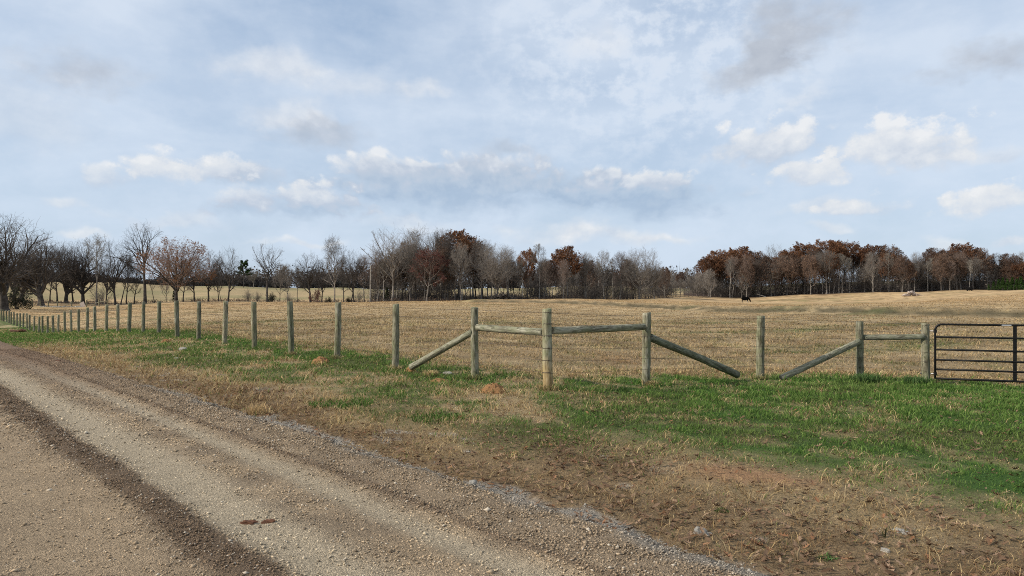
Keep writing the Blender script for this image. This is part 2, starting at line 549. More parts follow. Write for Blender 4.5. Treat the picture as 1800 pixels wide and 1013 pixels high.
# verge and fence-side grass
gx, gy = sample_polar(rng, 900000, 3.6, 88, lambda r: np.minimum(1, (6.5 / r) ** 1.25))
mk = masks(gx, gy)
fbz = (mk['su'] > -.05) & (mk['fd'] < 2.6)
keep = fbz & (rng.random(len(gx)) > mk['gravel'] * .93) & (rng.random(len(gx)) > mk['bare'] * .93) & (rng.random(len(gx)) > .35 * (1 - sstep(0, .6, mk['su'])))
gx = gx[keep]; gy = gy[keep]; mk = {k: v[keep] for k, v in mk.items()}
tus = fbm(gx * 3.1, gy * 3.1, 171, 3)
isg = rng.random(len(gx)) < np.where(mk['green'] > .25, mk['green'] * (1.0 - .34 * sstep(.50, .64, mk['n2'])) * np.where(gx < 0, .80, 1), mk['green'] * .8) + .02
rho = np.hypot(gx, gy)
gz = terrain(gx, gy)
v1 = rng.random(len(gx))[:, None]
# green blades
gi = np.where(isg)[0]
gcol = mixc(np.broadcast_to(np.array([.078, .158, .030]), (len(gi), 3)), np.array([.205, .270, .080]), rng.random(len(gi)) ** 1.8)
gcol = mixc(gcol, np.array([.16, .17, .06]), sstep(.45, .75, mk['n1'][gi]) * .45)
gcol = gcol * (.7 + .6 * rng.random(len(gi)))[:, None]
hh = (.030 + .045 * rng.random(len(gi)) ** 1.5) * (.62 + 1.0 * sstep(.3, .7, tus[gi])) * np.clip(rho[gi] / 9, .8, 1.5)
ww = np.maximum(.0045, rho[gi] * .00075) * (.7 + .7 * rng.random(len(gi)))
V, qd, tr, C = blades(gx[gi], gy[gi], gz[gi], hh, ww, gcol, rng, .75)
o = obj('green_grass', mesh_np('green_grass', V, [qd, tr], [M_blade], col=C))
tag(o, 'short green winter grass on the verge and along the fence', 'grass', None, 'stuff')
# dry blades
di = np.where(~isg)[0]
dcol = mixc(np.broadcast_to(np.array([.49, .345, .165]), (len(di), 3)), np.array([.68, .53, .29]), rng.random(len(di)) ** 2)
dcol = mixc(dcol, np.array([.26, .15, .07]), (rng.random(len(di)) < .25) * .9)
dcol = mixc(dcol, np.array([.225, .138, .074]), np.clip(mk['litter'][di] * 1.1 * (rng.random(len(di)) < .58), 0, 1))
dcol = dcol * (.65 + .6 * rng.random(len(di)))[:, None]
hh = (.035 + .075 * rng.random(len(di)) ** 2) * (.5 + 1.2 * sstep(.3, .7, tus[di])) * (1 - .45 * mk['green'][di]) * np.clip(rho[di] / 9, .85, 1.3) * np.where(rng.random(len(di)) < .035, 1.5, 1.0)
ww = np.maximum(.0042, rho[di] * .00075) * (.7 + .6 * rng.random(len(di)))
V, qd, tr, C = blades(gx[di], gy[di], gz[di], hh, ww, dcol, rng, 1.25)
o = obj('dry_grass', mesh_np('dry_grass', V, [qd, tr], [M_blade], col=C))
tag(o, 'dry straw coloured grass between the gravel road and the fence', 'grass', None, 'stuff')
# pasture stubble
gx, gy = sample_polar(rng, 400000, 14, 170, lambda r: np.minimum(1, (16 / r) ** 1.55), 37)
mk = masks(gx, gy)
tf = rng.random(len(gx))
clump = sstep(.33, .62, mk['n2'] * .5 + mk['fine'] * .5)
keep = (mk['fd'] > 1.0) & (tf < .25 + .85 * clump)
gx = gx[keep]; gy = gy[keep]; mk = {k: v[keep] for k, v in mk.items()}
gz = terrain(gx, gy); rho = np.hypot(gx, gy); n = len(gx)
isg = rng.random(n) < mk['green'] * .8
base = ground_col(gx, gy, mk)
fcol = mixc(base * 1.2, np.array([.56, .41, .21]), .22 * rng.random(n))
fcol = mixc(fcol, np.array([.24, .14, .07]), (rng.random(n) < .18) * .6)
fcol = mixc(fcol, np.array([.08, .14, .03]), isg * .8)
fcol *= (.76 + .42 * rng.random(n))[:, None]
hh = (.05 + .09 * rng.random(n) ** 2) * (.6 + .8 * mk['n2']) * (np.clip(rho / 20, 1, 1.5) - .75 * sstep(34, 70, rho)) * np.where(isg, .6, 1)
ww = np.maximum(.006, rho * .0009) * (.7 + .6 * rng.random(n))
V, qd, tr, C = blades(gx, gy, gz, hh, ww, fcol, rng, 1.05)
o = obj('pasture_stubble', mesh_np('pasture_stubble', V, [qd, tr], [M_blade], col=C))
tag(o, 'cropped tan pasture stubble in the field behind the fence', 'grass', None, 'stuff')

# gravel
OCT = np.array([[1, 0, 0], [0, 1, 0], [-1, 0, 0], [0, -1, 0], [0, 0, 1], [0, 0, -1]], float)
OCF = np.array([[0, 1, 4], [1, 2, 4], [2, 3, 4], [3, 0, 4], [1, 0, 5], [2, 1, 5], [3, 2, 5], [0, 3, 5]])


def stones(x, y, z, r, col, rng):
    n = len(x)
    v = OCT[None] * (1 + .55 * (rng.random((n, 6, 1)) - .5)) + (rng.random((n, 6, 3)) - .5) * .55
    v = v * np.array([1, 1, .68]) * r[:, None, None]
    a = rng.random(n) * 2 * np.pi
    c, s = np.cos(a)[:, None], np.sin(a)[:, None]
    st = (.75 + .7 * rng.random(n))[:, None]
    vx = v[:, :, 0] * st; vy = v[:, :, 1]
    V = np.stack([x[:, None] + vx * c - vy * s, y[:, None] + vx * s + vy * c, z[:, None] + v[:, :, 2] + r[:, None] * .25], -1).reshape(-1, 3)
    f = (np.arange(n)[:, None, None] * 6 + OCF[None]).reshape(-1, 3)
    C = np.repeat(col, 6, 0)
    return V, f, C


M_stone, nt, out = new_mat('gravel_stone')
at = nt.n('ShaderNodeAttribute', {'attribute_name': 'Col'}).outputs['Color']
principled(nt, out, at, .95, spec=0)
sx, sy = sample_polar(rng, 560000, 3.9, 30, lambda r: np.minimum(1, (5.0 / r) ** 1.1), 38)
su, al = signed(EDGE, sx, sy)
s = -su
_, w = road_profile(s, al, sx, sy)
g = lambda c, h: np.exp(-(np.abs(w - c) / h) ** 2.6)
prob = .26 + .85 * g(2.25, .23) + .85 * g(.30, .38) + .35 * g(.68, .12) + .45 * sstep(3.3, 3.7, w) * (1 - sstep(4.4, 4.6, w)) + .25 * g(1.4, .25) - .17 * g(1.80, .28) - .12 * g(2.95, .35) - .1 * g(.97, .14)
prob = np.where((s > -.15) & (s < 8), prob, 0) * (.55 + .9 * fbm(sx * 3, sy * 3, 151, 3))
vg = masks(sx, sy)
prob = np.where(s <= -.15, vg['gravel'] * .8 * (vg['su'] < 3), prob)
keep = rng.random(len(sx)) < prob
sx = sx[keep]; sy = sy[keep]; s = s[keep]; al = al[keep]
su = -s
n = len(sx)
base = road_col(s, al, sx, sy)
base = np.where(((s < .04) & (np.hypot(sx, sy) < 14))[:, None], BLUEG[None], base)
scol = base * (.55 + .80 * rng.random(n))[:, None] * np.where(np.abs(s - .35) < .4, .90, 1.0)[:, None]
pl = rng.random(n)
scol = mixc(scol, np.array([.50, .44, .35]), (pl < .07) * .7 * (1 - .7 * sstep(9, 18, np.hypot(sx, sy))))
scol = mixc(scol, np.array([.10, .075, .055]), ((pl > .13) & (pl < .22)) * .7)
rr = (.0040 + .0085 * rng.random(n) ** 2.6) * np.clip(np.hypot(sx, sy) / 8, .9, 1.45)
rr = np.where(rng.random(n) < .02, rr * 1.9, rr)
rr = np.where((rng.random(n) < .006) & (s < .9), np.maximum(rr * 1.8, .015), rr)
rr = np.where(s < .05, rr * .8, rr)
zz = np.where(s > 0.0, road_z(sx, sy), terrain(sx, sy))
V, f, C = stones(sx, sy, zz, rr, scol, rng)
o = obj('gravel', mesh_np('gravel', V, f, [M_stone], col=C))
tag(o, 'loose brown and grey crushed stones scattered on the road', 'gravel', None, 'stuff')

# dead leaves
half = np.array([(0, 0), (.10, .05), (.16, .20), (.24, .10), (.34, .12), (.42, .30), (.50, .12), (.60, .10), (.70, .24), (.78, .10), (.92, .08), (1.0, 0)])
lx, ly = sample_polar(rng, 60000, 4.0, 17, lambda r: (5 / r) ** .8, 38)
mk = masks(lx, ly)
pr = mk['litter'] * .52 + .06 * sstep(.2, .6, mk['su']) * (lx > -1) + .10 * (mk['green'] > .5) * sstep(.5, .65, mk['n1'])
keep = (mk['su'] > -.05) & (mk['fd'] < .5) & (rng.random(len(lx)) < pr)
lx = lx[keep]; ly = ly[keep]; n = len(lx)
lz = terrain(lx, ly) + .012 + .02 * rng.random(n)
size = .030 + .050 * rng.random(n) ** 1.4
ang = rng.random(n) * 2 * np.pi
curl = rng.random(n) * 1.6 - .5
til = (rng.random((n, 2)) - .5) * 1.1
m = len(half)
mid = np.c_[half[:, 0], np.zeros(m)]
base2 = np.vstack([half, mid, half * [1, -1]])           # left edge, midrib, right edge
u = (base2[:, 0] - .5)[None] * size[:, None]; v = base2[:, 1][None] * size[:, None]
wz = np.abs(base2[:, 1])[None] * size[:, None] * curl[:, None] + (base2[:, 0][None] - .5) ** 2 * size[:, None] * curl[:, None] * .9 + u * til[:, :1] + v * til[:, 1:]
V = np.stack([lx[:, None] + u * np.cos(ang)[:, None] - v * np.sin(ang)[:, None], ly[:, None] + u * np.sin(ang)[:, None] + v * np.cos(ang)[:, None], lz[:, None] + wz], -1).reshape(-1, 3)
fq = []
for i in range(m - 1):
    fq += [[i, i + 1, m + i + 1, m + i], [m + i, m + i + 1, 2 * m + i + 1, 2 * m + i]]
fq = (np.arange(n)[:, None, None] * 3 * m + np.array(fq)[None]).reshape(-1, 4)
lc = mixc(np.broadcast_to(np.array([.135, .082, .050]), (n, 3)), np.array([.26, .175, .115]), rng.random(n) ** 1.5)
lc = mixc(lc, np.array([.25, .115, .055]), (rng.random(n) < .10) * .6)
lc *= (.6 + .7 * rng.random(n))[:, None]
o = obj('leaf_litter', mesh_np('leaf_litter', V, fq, [M_litter], col=np.repeat(lc, 3 * m, 0)))
tag(o, 'fallen brown oak leaves strewn over the verge', 'leaves', None, 'stuff')

# ------------------------------------------------------------------ fence
def wood_mat(name, pale, dark, moss, lowtint=None, scale=1.0):
    m, nt, out = new_mat(name)
    tc = nt.n('ShaderNodeTexCoord').outputs['Object']
    ri = nt.n('ShaderNodeObjectInfo').outputs['Random']
    off = nt.n('ShaderNodeCombineXYZ', None, {0: nt.math('MULTIPLY', ri, 37.0), 1: nt.math('MULTIPLY', ri, 91.0), 2: nt.math('MULTIPLY', ri, 13.0)}).outputs[0]
    v = nt.n('ShaderNodeVectorMath', {'operation': 'ADD'}, {0: tc, 1: off}).outputs[0]
    st = nt.n('ShaderNodeVectorMath', {'operation': 'MULTIPLY'}, {0: v, 1: (1, 1, .11)}).outputs[0]
    grain = nt.noise(st, 70 * scale, 5, .6)
    fig = nt.noise(st, 17 * scale, 4, .7)
    bl = nt.noise(v, 5, 4, .6)
    fine = nt.noise(v, 60, 3, .6)
    c = nt.mix(nt.remap(grain, .35, .66), (*dark, 1), (*pale, 1))
    c = nt.mix(nt.math('MULTIPLY', nt.remap(fig, .50, .62), .8), c, (dark[0] * .55, dark[1] * .55, dark[2] * .5, 1))
    c = nt.mix(nt.math('MULTIPLY', nt.remap(bl, .42, .62), .62), c, (*moss, 1))
    c = nt.mix(nt.math('MULTIPLY', nt.remap(fine, .60, .70), .5), c, (.38, .40, .33, 1))
    # drying checks: thin dark splits along the grain
    w = nt.n('ShaderNodeTexNoise', None, {'Vector': nt.n('ShaderNodeVectorMath', {'operation': 'MULTIPLY'}, {0: v, 1: (1, 1, .05)}).outputs[0], 'Scale': 26.0, 'Detail': 2.0}).outputs[0]
    crack = nt.remap(nt.math('ABSOLUTE', nt.math('SUBTRACT', w, .5)), .0, .014, 1, 0)
    c = nt.mix(nt.math('MULTIPLY', crack, .8), c, (.03, .026, .02, 1))
    kn = nt.n('ShaderNodeTexVoronoi', {'feature': 'F1'}, {'Vector': nt.n('ShaderNodeVectorMath', {'operation': 'MULTIPLY'}, {0: v, 1: (1, 1, .45)}).outputs[0], 'Scale': 6.5, 'Randomness': 1.0}).outputs['Distance']
    knot = nt.remap(kn, .05, .14, 1, 0)
    c = nt.mix(nt.math('MULTIPLY', knot, .75), c, (.055, .045, .03, 1))
    pat = nt.noise(nt.n('ShaderNodeVectorMath', {'operation': 'MULTIPLY'}, {0: v, 1: (1, 1, .3)}).outputs[0], 7.0, 3, .6)
    c = nt.mix(nt.math('MULTIPLY', nt.remap(pat, .56, .66), .55), c, (.075, .066, .045, 1))
    c = nt.mix(nt.math('MULTIPLY', nt.remap(pat, .42, .34), .5), c, (.43, .41, .34, 1))
    if lowtint:
        z = nt.n('ShaderNodeSeparateXYZ', None, {0: tc}).outputs[2]
        k = nt.remap(nt.math('ADD', z, nt.math('MULTIPLY', bl, .25)), .62, .85, 1, 0)
        c = nt.mix(nt.math('MULTIPLY', k, .42), c, (*lowtint, 1))
    ao = nt.n('ShaderNodeSeparateXYZ', None, {0: tc}).outputs[2]
    k = nt.mix(ri, (.74, .76, .72, 1), (1.22, 1.17, 1.08, 1))
    c = nt.mix(1.0, c, k, 'MULTIPLY')
    h = nt.math('ADD', nt.math('MULTIPLY', grain, .5), nt.math('SUBTRACT', nt.math('MULTIPLY', fig, .7), nt.math('MULTIPLY', crack, .8)))
    b = nt.n('ShaderNodeBump', None, {'Strength': .75, 'Distance': .012, 'Height': h}).outputs[0]
    principled(nt, out, c, .95, b, spec=.03)
    return m


M_post = wood_mat('weathered_post', (.34, .315, .235), (.125, .115, .082), (.165, .175, .095))
M_postc = wood_mat('corner_post_wood', (.35, .33, .24), (.15, .14, .095), (.175, .19, .105), (.40, .26, .115))
M_rail = wood_mat('weathered_rail', (.42, .40, .315), (.165, .15, .115), (.215, .22, .14))
M_brace = wood_mat('shaded_mossy_brace', (.25, .245, .19), (.115, .115, .085), (.12, .14, .085))  # darker wood tones paint the shade of this brace's unlit face


def log_mesh(name, L, r0, r1, seed, mat, chip=False):
    rg = np.random.default_rng(seed)
    k = 22; nz = max(6, int(L / .09))
    zs = np.concatenate([[0], np.linspace(.0, L - .006, nz), [L]])
    a = np.linspace(0, 2 * np.pi, k, endpoint=False)
    bx = np.cumsum(rg.normal(0, .0022, len(zs))); by = np.cumsum(rg.normal(0, .0022, len(zs)))
    bx -= np.linspace(bx[0], bx[-1], len(zs)); by -= np.linspace(by[0], by[-1], len(zs))
    V = []
    for i, z in enumerate(zs):
        t = z / L
        r = r0 + (r1 - r0) * t
        rr = r * (1 + .05 * (vnoise(np.cos(a) * 1.6 + seed, np.sin(a) * 1.6 + z * 1.4, seed) - .5) * 2 + .02 * (vnoise(np.cos(a) * 6 + seed, np.sin(a) * 6 + z * 7, seed + 3) - .5) * 2)
        if i == len(zs) - 1: rr = rr * .90
        if i == 0: rr = rr * .94
        V.append(np.c_[np.cos(a) * rr + bx[i], np.sin(a) * rr + by[i], np.full(k, z) + ((np.cos(a + seed) * .012 + rg.normal(0, .004, k)) if i >= len(zs) - 2 else 0)])
    V = np.concatenate(V)
    n = len(zs)
    idx = np.arange(n * k).reshape(n, k)
    q = np.stack([idx[:-1], np.roll(idx, -1, 1)[:-1], np.roll(idx, -1, 1)[1:], idx[1:]], -1).reshape(-1, 4)
    V = np.vstack([V, [[0, 0, 0], [0, 0, L - .004]]])
    c0, c1 = n * k, n * k + 1
    t0 = np.stack([np.roll(idx[0], -1), idx[0], np.full(k, c0)], -1)
    t1 = np.stack([idx[-1], np.roll(idx[-1], -1), np.full(k, c1)], -1)
    return mesh_np(name, V, [q, t0, t1], [mat], smooth=True)


def place_log(name, p0, p1, r0, r1, seed, mat, parent, origin):
    p0 = np.array(p0, float); p1 = np.array(p1, float)
    d = Vector(p1 - p0)
    o = obj(name, log_mesh(name, d.length, r0, r1, seed, mat), parent, p0 - origin)
    o.rotation_mode = 'QUATERNION'
    o.rotation_quaternion = Vector((0, 0, 1)).rotation_difference(d)
    return o


cz = tz(*CORNER)
FO = np.array([CORNER[0], CORNER[1], cz])
fence = empty('wooden_fence', FO)
tag(fence, 'long weathered round post and barbed wire fence with diagonal braces between road and pasture', 'fence')
rg = np.random.default_rng(3)
post_list = []


def ground_at(x, y):
    return tz(x, y)


def add_post(x, y, ztop, r, seed, mat=M_post, lean=(0, 0), label=None):
    zb = ground_at(x, y)
    o = place_log('post', (x, y, zb - .12), (x + lean[0], y + lean[1], ztop), r * 1.04, r * .97, seed, mat, fence, FO)
    if label: o['label'] = label
    post_list.append((x, y, zb, ztop, r))
    return o


def ztop(ypix, d): return EYE + (HZ - ypix) / F * d


TOPS = {0: 535, 1: 532, 2: 530.5, 3: 531, 4: 529.5, 5: 530, 6: 529, 7: 530, 8: 531, 9: 532.5, 10: 535, 11: 536, 12: 539, 13: 541, 14: 544, 15: 545.5, 16: 547.5}
left_line = []
for n in range(46, -1, -1):
    X, Y = post_xy(n)
    zb = ground_at(X, Y)
    zt = ztop(TOPS[n], Y) if n in TOPS else zb + 1.36 + rg.normal(0, .03)
    X += rg.normal(0, .03) if n > 3 else 0
    add_post(X, Y, zt, .079 + rg.normal(0, .005), 100 + n, lean=(rg.normal(0, .028), rg.normal(0, .028)))
    left_line.append((X, Y, zb))
add_post(*BRACE_L, ztop(541, BRACE_L[1]), .074, 11, lean=(-.012, 0), label='grey brace post holding the upper end of a diagonal brace and the end of a pale rail')
add_post(*CORNER, ztop(543, CORNER[1]), .083, 12, M_postc, lean=(-.015, 0), label='thick corner post with wire wrapped round it and an orange stained foot')
add_post(*BRACE_R, ztop(550, BRACE_R[1]), .083, 13, lean=(.005, 0), label='grained brace post with a rail on one side and a mossy, shade-toned diagonal on the other')
add_post(*LONE, ztop(556, LONE[1]), .088, 14, label='free standing post between the two diagonal braces that slope down to it')
add_post(*BRACE_G, ztop(565, BRACE_G[1]), .086, 15, lean=(-.01, 0), label='brace post beside the gate post with a short level rail')
add_post(*GATE_P, ztop(569, GATE_P[1]), .088, 16, lean=(-.012, 0), label='gate post carrying the hinges of the black tube gate')
# rails and braces
pR = lambda x, y, d: pix(x, y, d)
place_log('rail', pR(839, 575.5, 14.9), pR(956, 584.5, 13.45), .060, .066, 31, M_rail, fence, FO)['label'] = 'pale level rail with wavy grain'
place_log('rail', pR(970, 581.5, 13.45), pR(1132, 575, 14.98), .066, .064, 32, M_rail, fence, FO)['label'] = 'longer dark grey level rail'
place_log('rail', pR(1518, 593.5, 17.8), pR(1624, 592, 17.55), .064, .062, 33, M_rail, fence, FO)['label'] = 'short level rail beside the gate'
place_log('brace', pR(723, 645.5, 16.2), pR(831, 583.5, 14.98), .070, .064, 34, M_rail, fence, FO)['label'] = 'pale diagonal brace with its cut foot on an orange dirt heap'
place_log('brace', pR(1296, 659, 16.75), pR(1143, 593, 15.15), .078, .074, 35, M_brace, fence, FO)['label'] = 'mossy diagonal brace toned dark for its shaded face'
place_log('brace', pR(1373, 665, 17.2), pR(1511, 600, 17.72), .074, .069, 36, M_rail, fence, FO)['label'] = 'grey diagonal brace leaning up toward the gate'

M_wire, nt, out = new_mat('rusty_wire')
tc = nt.n('ShaderNodeTexCoord').outputs['Object']
principled(nt, out, nt.mix(nt.noise(tc, 9, 2), (.10, .095, .09, 1), (.10, .06, .04, 1)), .8, spec=.1)


def tube_arrays(P, R, k):
    """P[B,N,3], R[B,N] -> verts, quads"""
    B, N, _ = P.shape
    T = np.empty_like(P)
    T[:, 1:-1] = P[:, 2:] - P[:, :-2]; T[:, 0] = P[:, 1] - P[:, 0]; T[:, -1] = P[:, -1] - P[:, -2]
    T /= np.linalg.norm(T, axis=-1, keepdims=True) + 1e-12
    D = P[:, -1] - P[:, 0]; D /= np.linalg.norm(D, axis=-1, keepdims=True) + 1e-12
    ref = np.where(np.abs(D[:, 2:3]) > .8, np.array([[1., 0, 0]]), np.array([[0, 0, 1.]]))
    ref = np.broadcast_to(ref[:, None], P.shape)
    U = np.cross(T, ref); U /= np.linalg.norm(U, axis=-1, keepdims=True) + 1e-12
    W = np.cross(T, U)
    a = np.linspace(0, 2 * np.pi, k, endpoint=False)
    V = P[:, :, None] + R[:, :, None, None] * (U[:, :, None] * np.cos(a)[:, None] + W[:, :, None] * np.sin(a)[:, None])
    idx = np.arange(B * N * k).reshape(B, N, k)
    nx = np.roll(idx, -1, 2)
    q = np.stack([idx[:, :-1], nx[:, :-1], nx[:, 1:], idx[:, 1:]], -1).reshape(-1, 4)
    return V.reshape(-1, 3), q


def wire(points, name, label=None, barb_until=0):
    P = np.array(points, float)
    segs = []
    for a, b in zip(P[:-1], P[1:]):
        L = np.linalg.norm(b - a); k = 8
        t = np.linspace(0, 1, k, endpoint=False)[:, None]
        s = a + (b - a) * t
        s[:, 2] -= .012 * L / 3 * np.sin(np.pi * t[:, 0])
        segs.append(s)
    segs.append(P[-1:])
    path = np.concatenate(segs)
    V, q = tube_arrays(path[None], np.full((1, len(path)), .0023), 4)
    # barbs
    seg = np.r_[0, np.cumsum(np.linalg.norm(np.diff(path, axis=0), axis=1))]
    s = np.arange(.05, seg[-1], .125)
    bp = np.stack([np.interp(s, seg, path[:, i]) for i in range(3)], -1)
    bp = bp[np.hypot(bp[:, 0], bp[:, 1]) < 30]
    rw = np.random.default_rng(int(P[0, 2] * 1000) & 1023)
    if len(bp):
        d = rw.normal(0, 1, (len(bp), 3)); d /= np.linalg.norm(d, axis=1)[:, None]
        b = np.concatenate([np.stack([bp - d * .017, bp, bp + d * .017], 1)])
        V2, q2 = tube_arrays(b, np.full(b.shape[:2], .0032), 3)
        q2 = q2 + len(V); V = np.vstack([V, V2]); q = np.vstack([q, q2])
    o = obj('wire_strand', mesh_np('wire_strand', V - FO, q, [M_wire]), fence, (0, 0, 0))
    return o


HTS = (1.345, 1.15, .945, .73, .52, .31)
for h in HTS:
    pts = []
    for (x, y, zb) in left_line:
        pts.append((x + .066, y - .052, zb + min(h, 1.33)))
    pts.append((BRACE_L[0] + .02, BRACE_L[1] - .082, tz(*BRACE_L) + h))
    pts.append((CORNER[0] - .05, CORNER[1] - .072, cz + h))
    pts.append((CORNER[0] + .03, CORNER[1] - .086, cz + h - .004))
    wire(pts, 'wire_strand')
    pts = [(CORNER[0] + .03, CORNER[1] - .088, cz + h - .01)]
    for P_, rr_ in ((BRACE_R, .09), (LONE, .094), (BRACE_G, .092), (GATE_P, .094)):
        pts.append((P_[0] + .0, P_[1] - rr_, tz(*P_) + h - .03 * (P_ is GATE_P)))
    wire(pts, 'wire_strand')
# wire wraps round the corner post
wp = []
for j, h in enumerate(HTS):
    a = np.linspace(0, 2 * np.pi * 1.05, 24)
    wp.append(np.stack([CORNER[0] - .008 + .0885 * np.cos(a), CORNER[1] + .0885 * np.sin(a), cz + h + .006 * np.sin(a * 1.5)], -1))
for w1 in wp:
    V, q = tube_arrays(w1[None], np.full((1, 24), .003), 4)
    obj('wire_wrap', mesh_np('wire_wrap', V - FO, q, [M_wire]), fence, (0, 0, 0))

# ------------------------------------------------------------------ gate
M_gate, nt, out = new_mat('black_gate_paint')
tc = nt.n('ShaderNodeTexCoord').outputs['Object']
principled(nt, out, nt.mix(nt.remap(nt.noise(tc, 14, 4), .4, .7), (.005, .005, .005, 1), (.014, .013, .012, 1)), .5, spec=.15)
M_zinc, nt, out = new_mat('zinc_bolt')
tc = nt.n('ShaderNodeTexCoord').outputs['Object']
principled(nt, out, nt.mix(nt.noise(tc, 30, 3), (.45, .45, .45, 1), (.28, .26, .24, 1)), .4, metallic=.8)
M_sticker, nt, out = new_mat('maker_sticker')
tc = nt.n('ShaderNodeTexCoord').outputs['Object']
wv = nt.n('ShaderNodeTexWave', None, {'Vector': tc, 'Scale': 22.0, 'Distortion': 4.0, 'Detail': 2.0}).outputs['Fac']
principled(nt, out, nt.ramp(wv, [(.45, (.55, .55, .54)), (.6, (.16, .16, .17))]), .5)

G0 = np.array([9.555, 17.47]); gd = np.array([.914, -.405]); GL = 3.05
gz0 = -.249; gz1 = .985
GO = np.array([G0[0], G0[1], gz0 - .09])
gate = empty('field_gate', GO)
tag(gate, 'black six bar tubular steel farm gate hung on a wooden post', 'gate')


def gp(u, z): return np.array([G0[0] + gd[0] * u, G0[1] + gd[1] * u, z]) - GO


tr_ = .024
path = []
R_ = .14
path.append(gp(0, gz0)); path.append(gp(0, .3))
for a in np.linspace(0, np.pi / 2, 9):
    path.append(gp(R_ - R_ * math.cos(a), gz1 - R_ + R_ * math.sin(a)))
path.append(gp(GL / 2, gz1))
for a in np.linspace(np.pi / 2, 0, 9):
    path.append(gp(GL - R_ + R_ * math.cos(a), gz1 - R_ + R_ * math.sin(a)))
path.append(gp(GL, .3)); path.append(gp(GL, gz0))


def tube_path(name, path, r, mat, parent, k=10):
    P = np.array(path)[None]
    # parallel frame: the gate is planar, so its normal makes a steady reference
    T = np.gradient(P[0], axis=0); T /= np.linalg.norm(T, axis=1)[:, None]
    Nn = np.array([-gd[1], gd[0], 0.0]) * -1
    W = np.cross(T, Nn); W /= np.linalg.norm(W, axis=1)[:, None]
    a = np.linspace(0, 2 * np.pi, k, endpoint=False)
    V = P[0][:, None] + r * (Nn[None, None] * np.cos(a)[None, :, None] + W[:, None] * np.sin(a)[None, :, None])
    n = len(P[0])
    idx = np.arange(n * k).reshape(n, k); nx = np.roll(idx, -1, 1)
    q = np.stack([idx[:-1], nx[:-1], nx[1:], idx[1:]], -1).reshape(-1, 4)
    V = V.reshape(-1, 3)
    return obj(name, mesh_np(name, V, [q, idx[0][None, ::-1], idx[-1][None]], [mat], smooth=True), parent, (0, 0, 0))


tube_path('gate_frame', path, tr_, M_gate, gate)
for z in (.70, .415, .185, -.03, gz0 + .012):
    tube_path('gate_bar', [gp(.015, z), gp(GL * .33, z), gp(GL * .66, z), gp(GL - .015, z)], .0215 if z > -.2 else .024, M_gate, gate, 8)


def box_mesh(name, lo, hi, mat, bev=.004):
    lo = np.array(lo, float); hi = np.array(hi, float)
    b = min(bev, .3 * (hi - lo).min())
    import bmesh
    bm = bmesh.new()
    bmesh.ops.create_cube(bm, size=1.0)
    for v in bm.verts:
        v.co = Vector((lo + hi) / 2) + Vector([v.co[i] * (hi - lo)[i] for i in range(3)])
    bmesh.ops.bevel(bm, geom=bm.edges[:], offset=b, segments=2, affect='EDGES')
    me = bpy.data.meshes.new(name); bm.to_mesh(me); bm.free()
    me.materials.append(mat)
    return me


ang_g = math.atan2(gd[1], gd[0])
def gate_box(name, u0, u1, w0, w1, z0, z1, mat, parent=gate):
    o = obj(name, box_mesh(name, (u0, w0, z0 - GO[2]), (u1, w1, z1 - GO[2]), mat), parent)
    o.rotation_euler = (0, 0, ang_g)
    return o


gate_box('upright_stay', 1.495, 1.565, -.012, .012, gz0 + .03, gz1 - .012, M_gate)
gate_box('sticker', 1.28, 1.46, -.0262, -.0240, gz1 - .012, gz1 + .012, M_sticker)['label'] = 'small pale printed sticker on the top bar'
for z in (.83, -.135):
    a = np.array([GATE_P[0] + .05, GATE_P[1] - .03, z]) - GO; b = gp(0, z)
    V, q = tube_arrays(np.array([[a, (a + b) / 2, b]]), np.full((1, 3), .011), 8)
    h = obj('hinge', mesh_np('hinge', V, q, [M_zinc]), gate, (0, 0, 0))
    P = np.array([[gp(0, z - .035), gp(0, z), gp(0, z + .035)]])
    V, q = tube_arrays(P, np.full((1, 3), .036), 10)
    obj('collar', mesh_np('collar', V, q, [M_gate]), h, (0, 0, 0))
    a2 = np.array([GATE_P[0] - .12, GATE_P[1] + .01, z]) - GO
    V, q = tube_arrays(np.array([[a2, a2 + (.03, 0, 0), a2 + (.06, 0, 0)]]), np.full((1, 3), .016), 6)
    obj('nut', mesh_np('nut', V, q, [M_zinc]), h, (0, 0, 0))

# ------------------------------------------------------------------ dirt mounds, stones, clods
M_dirt, nt, out = new_mat('red_dirt')
tc = nt.n('ShaderNodeTexCoord').outputs['Object']
f1 = nt.noise(tc, 45, 5, .7); f2 = nt.noise(tc, 9, 3)
c = nt.mix(nt.remap(f1, .3, .7), (.15, .078, .034, 1), (.36, .195, .088, 1))
c = nt.mix(nt.math('MULTIPLY', nt.remap(f2, .5, .7), .4), c, (.33, .19, .085, 1))
principled(nt, out, c, .95, nt.n('ShaderNodeBump', None, {'Strength': 1.0, 'Distance': .02, 'Height': f1}).outputs[0], spec=.05)


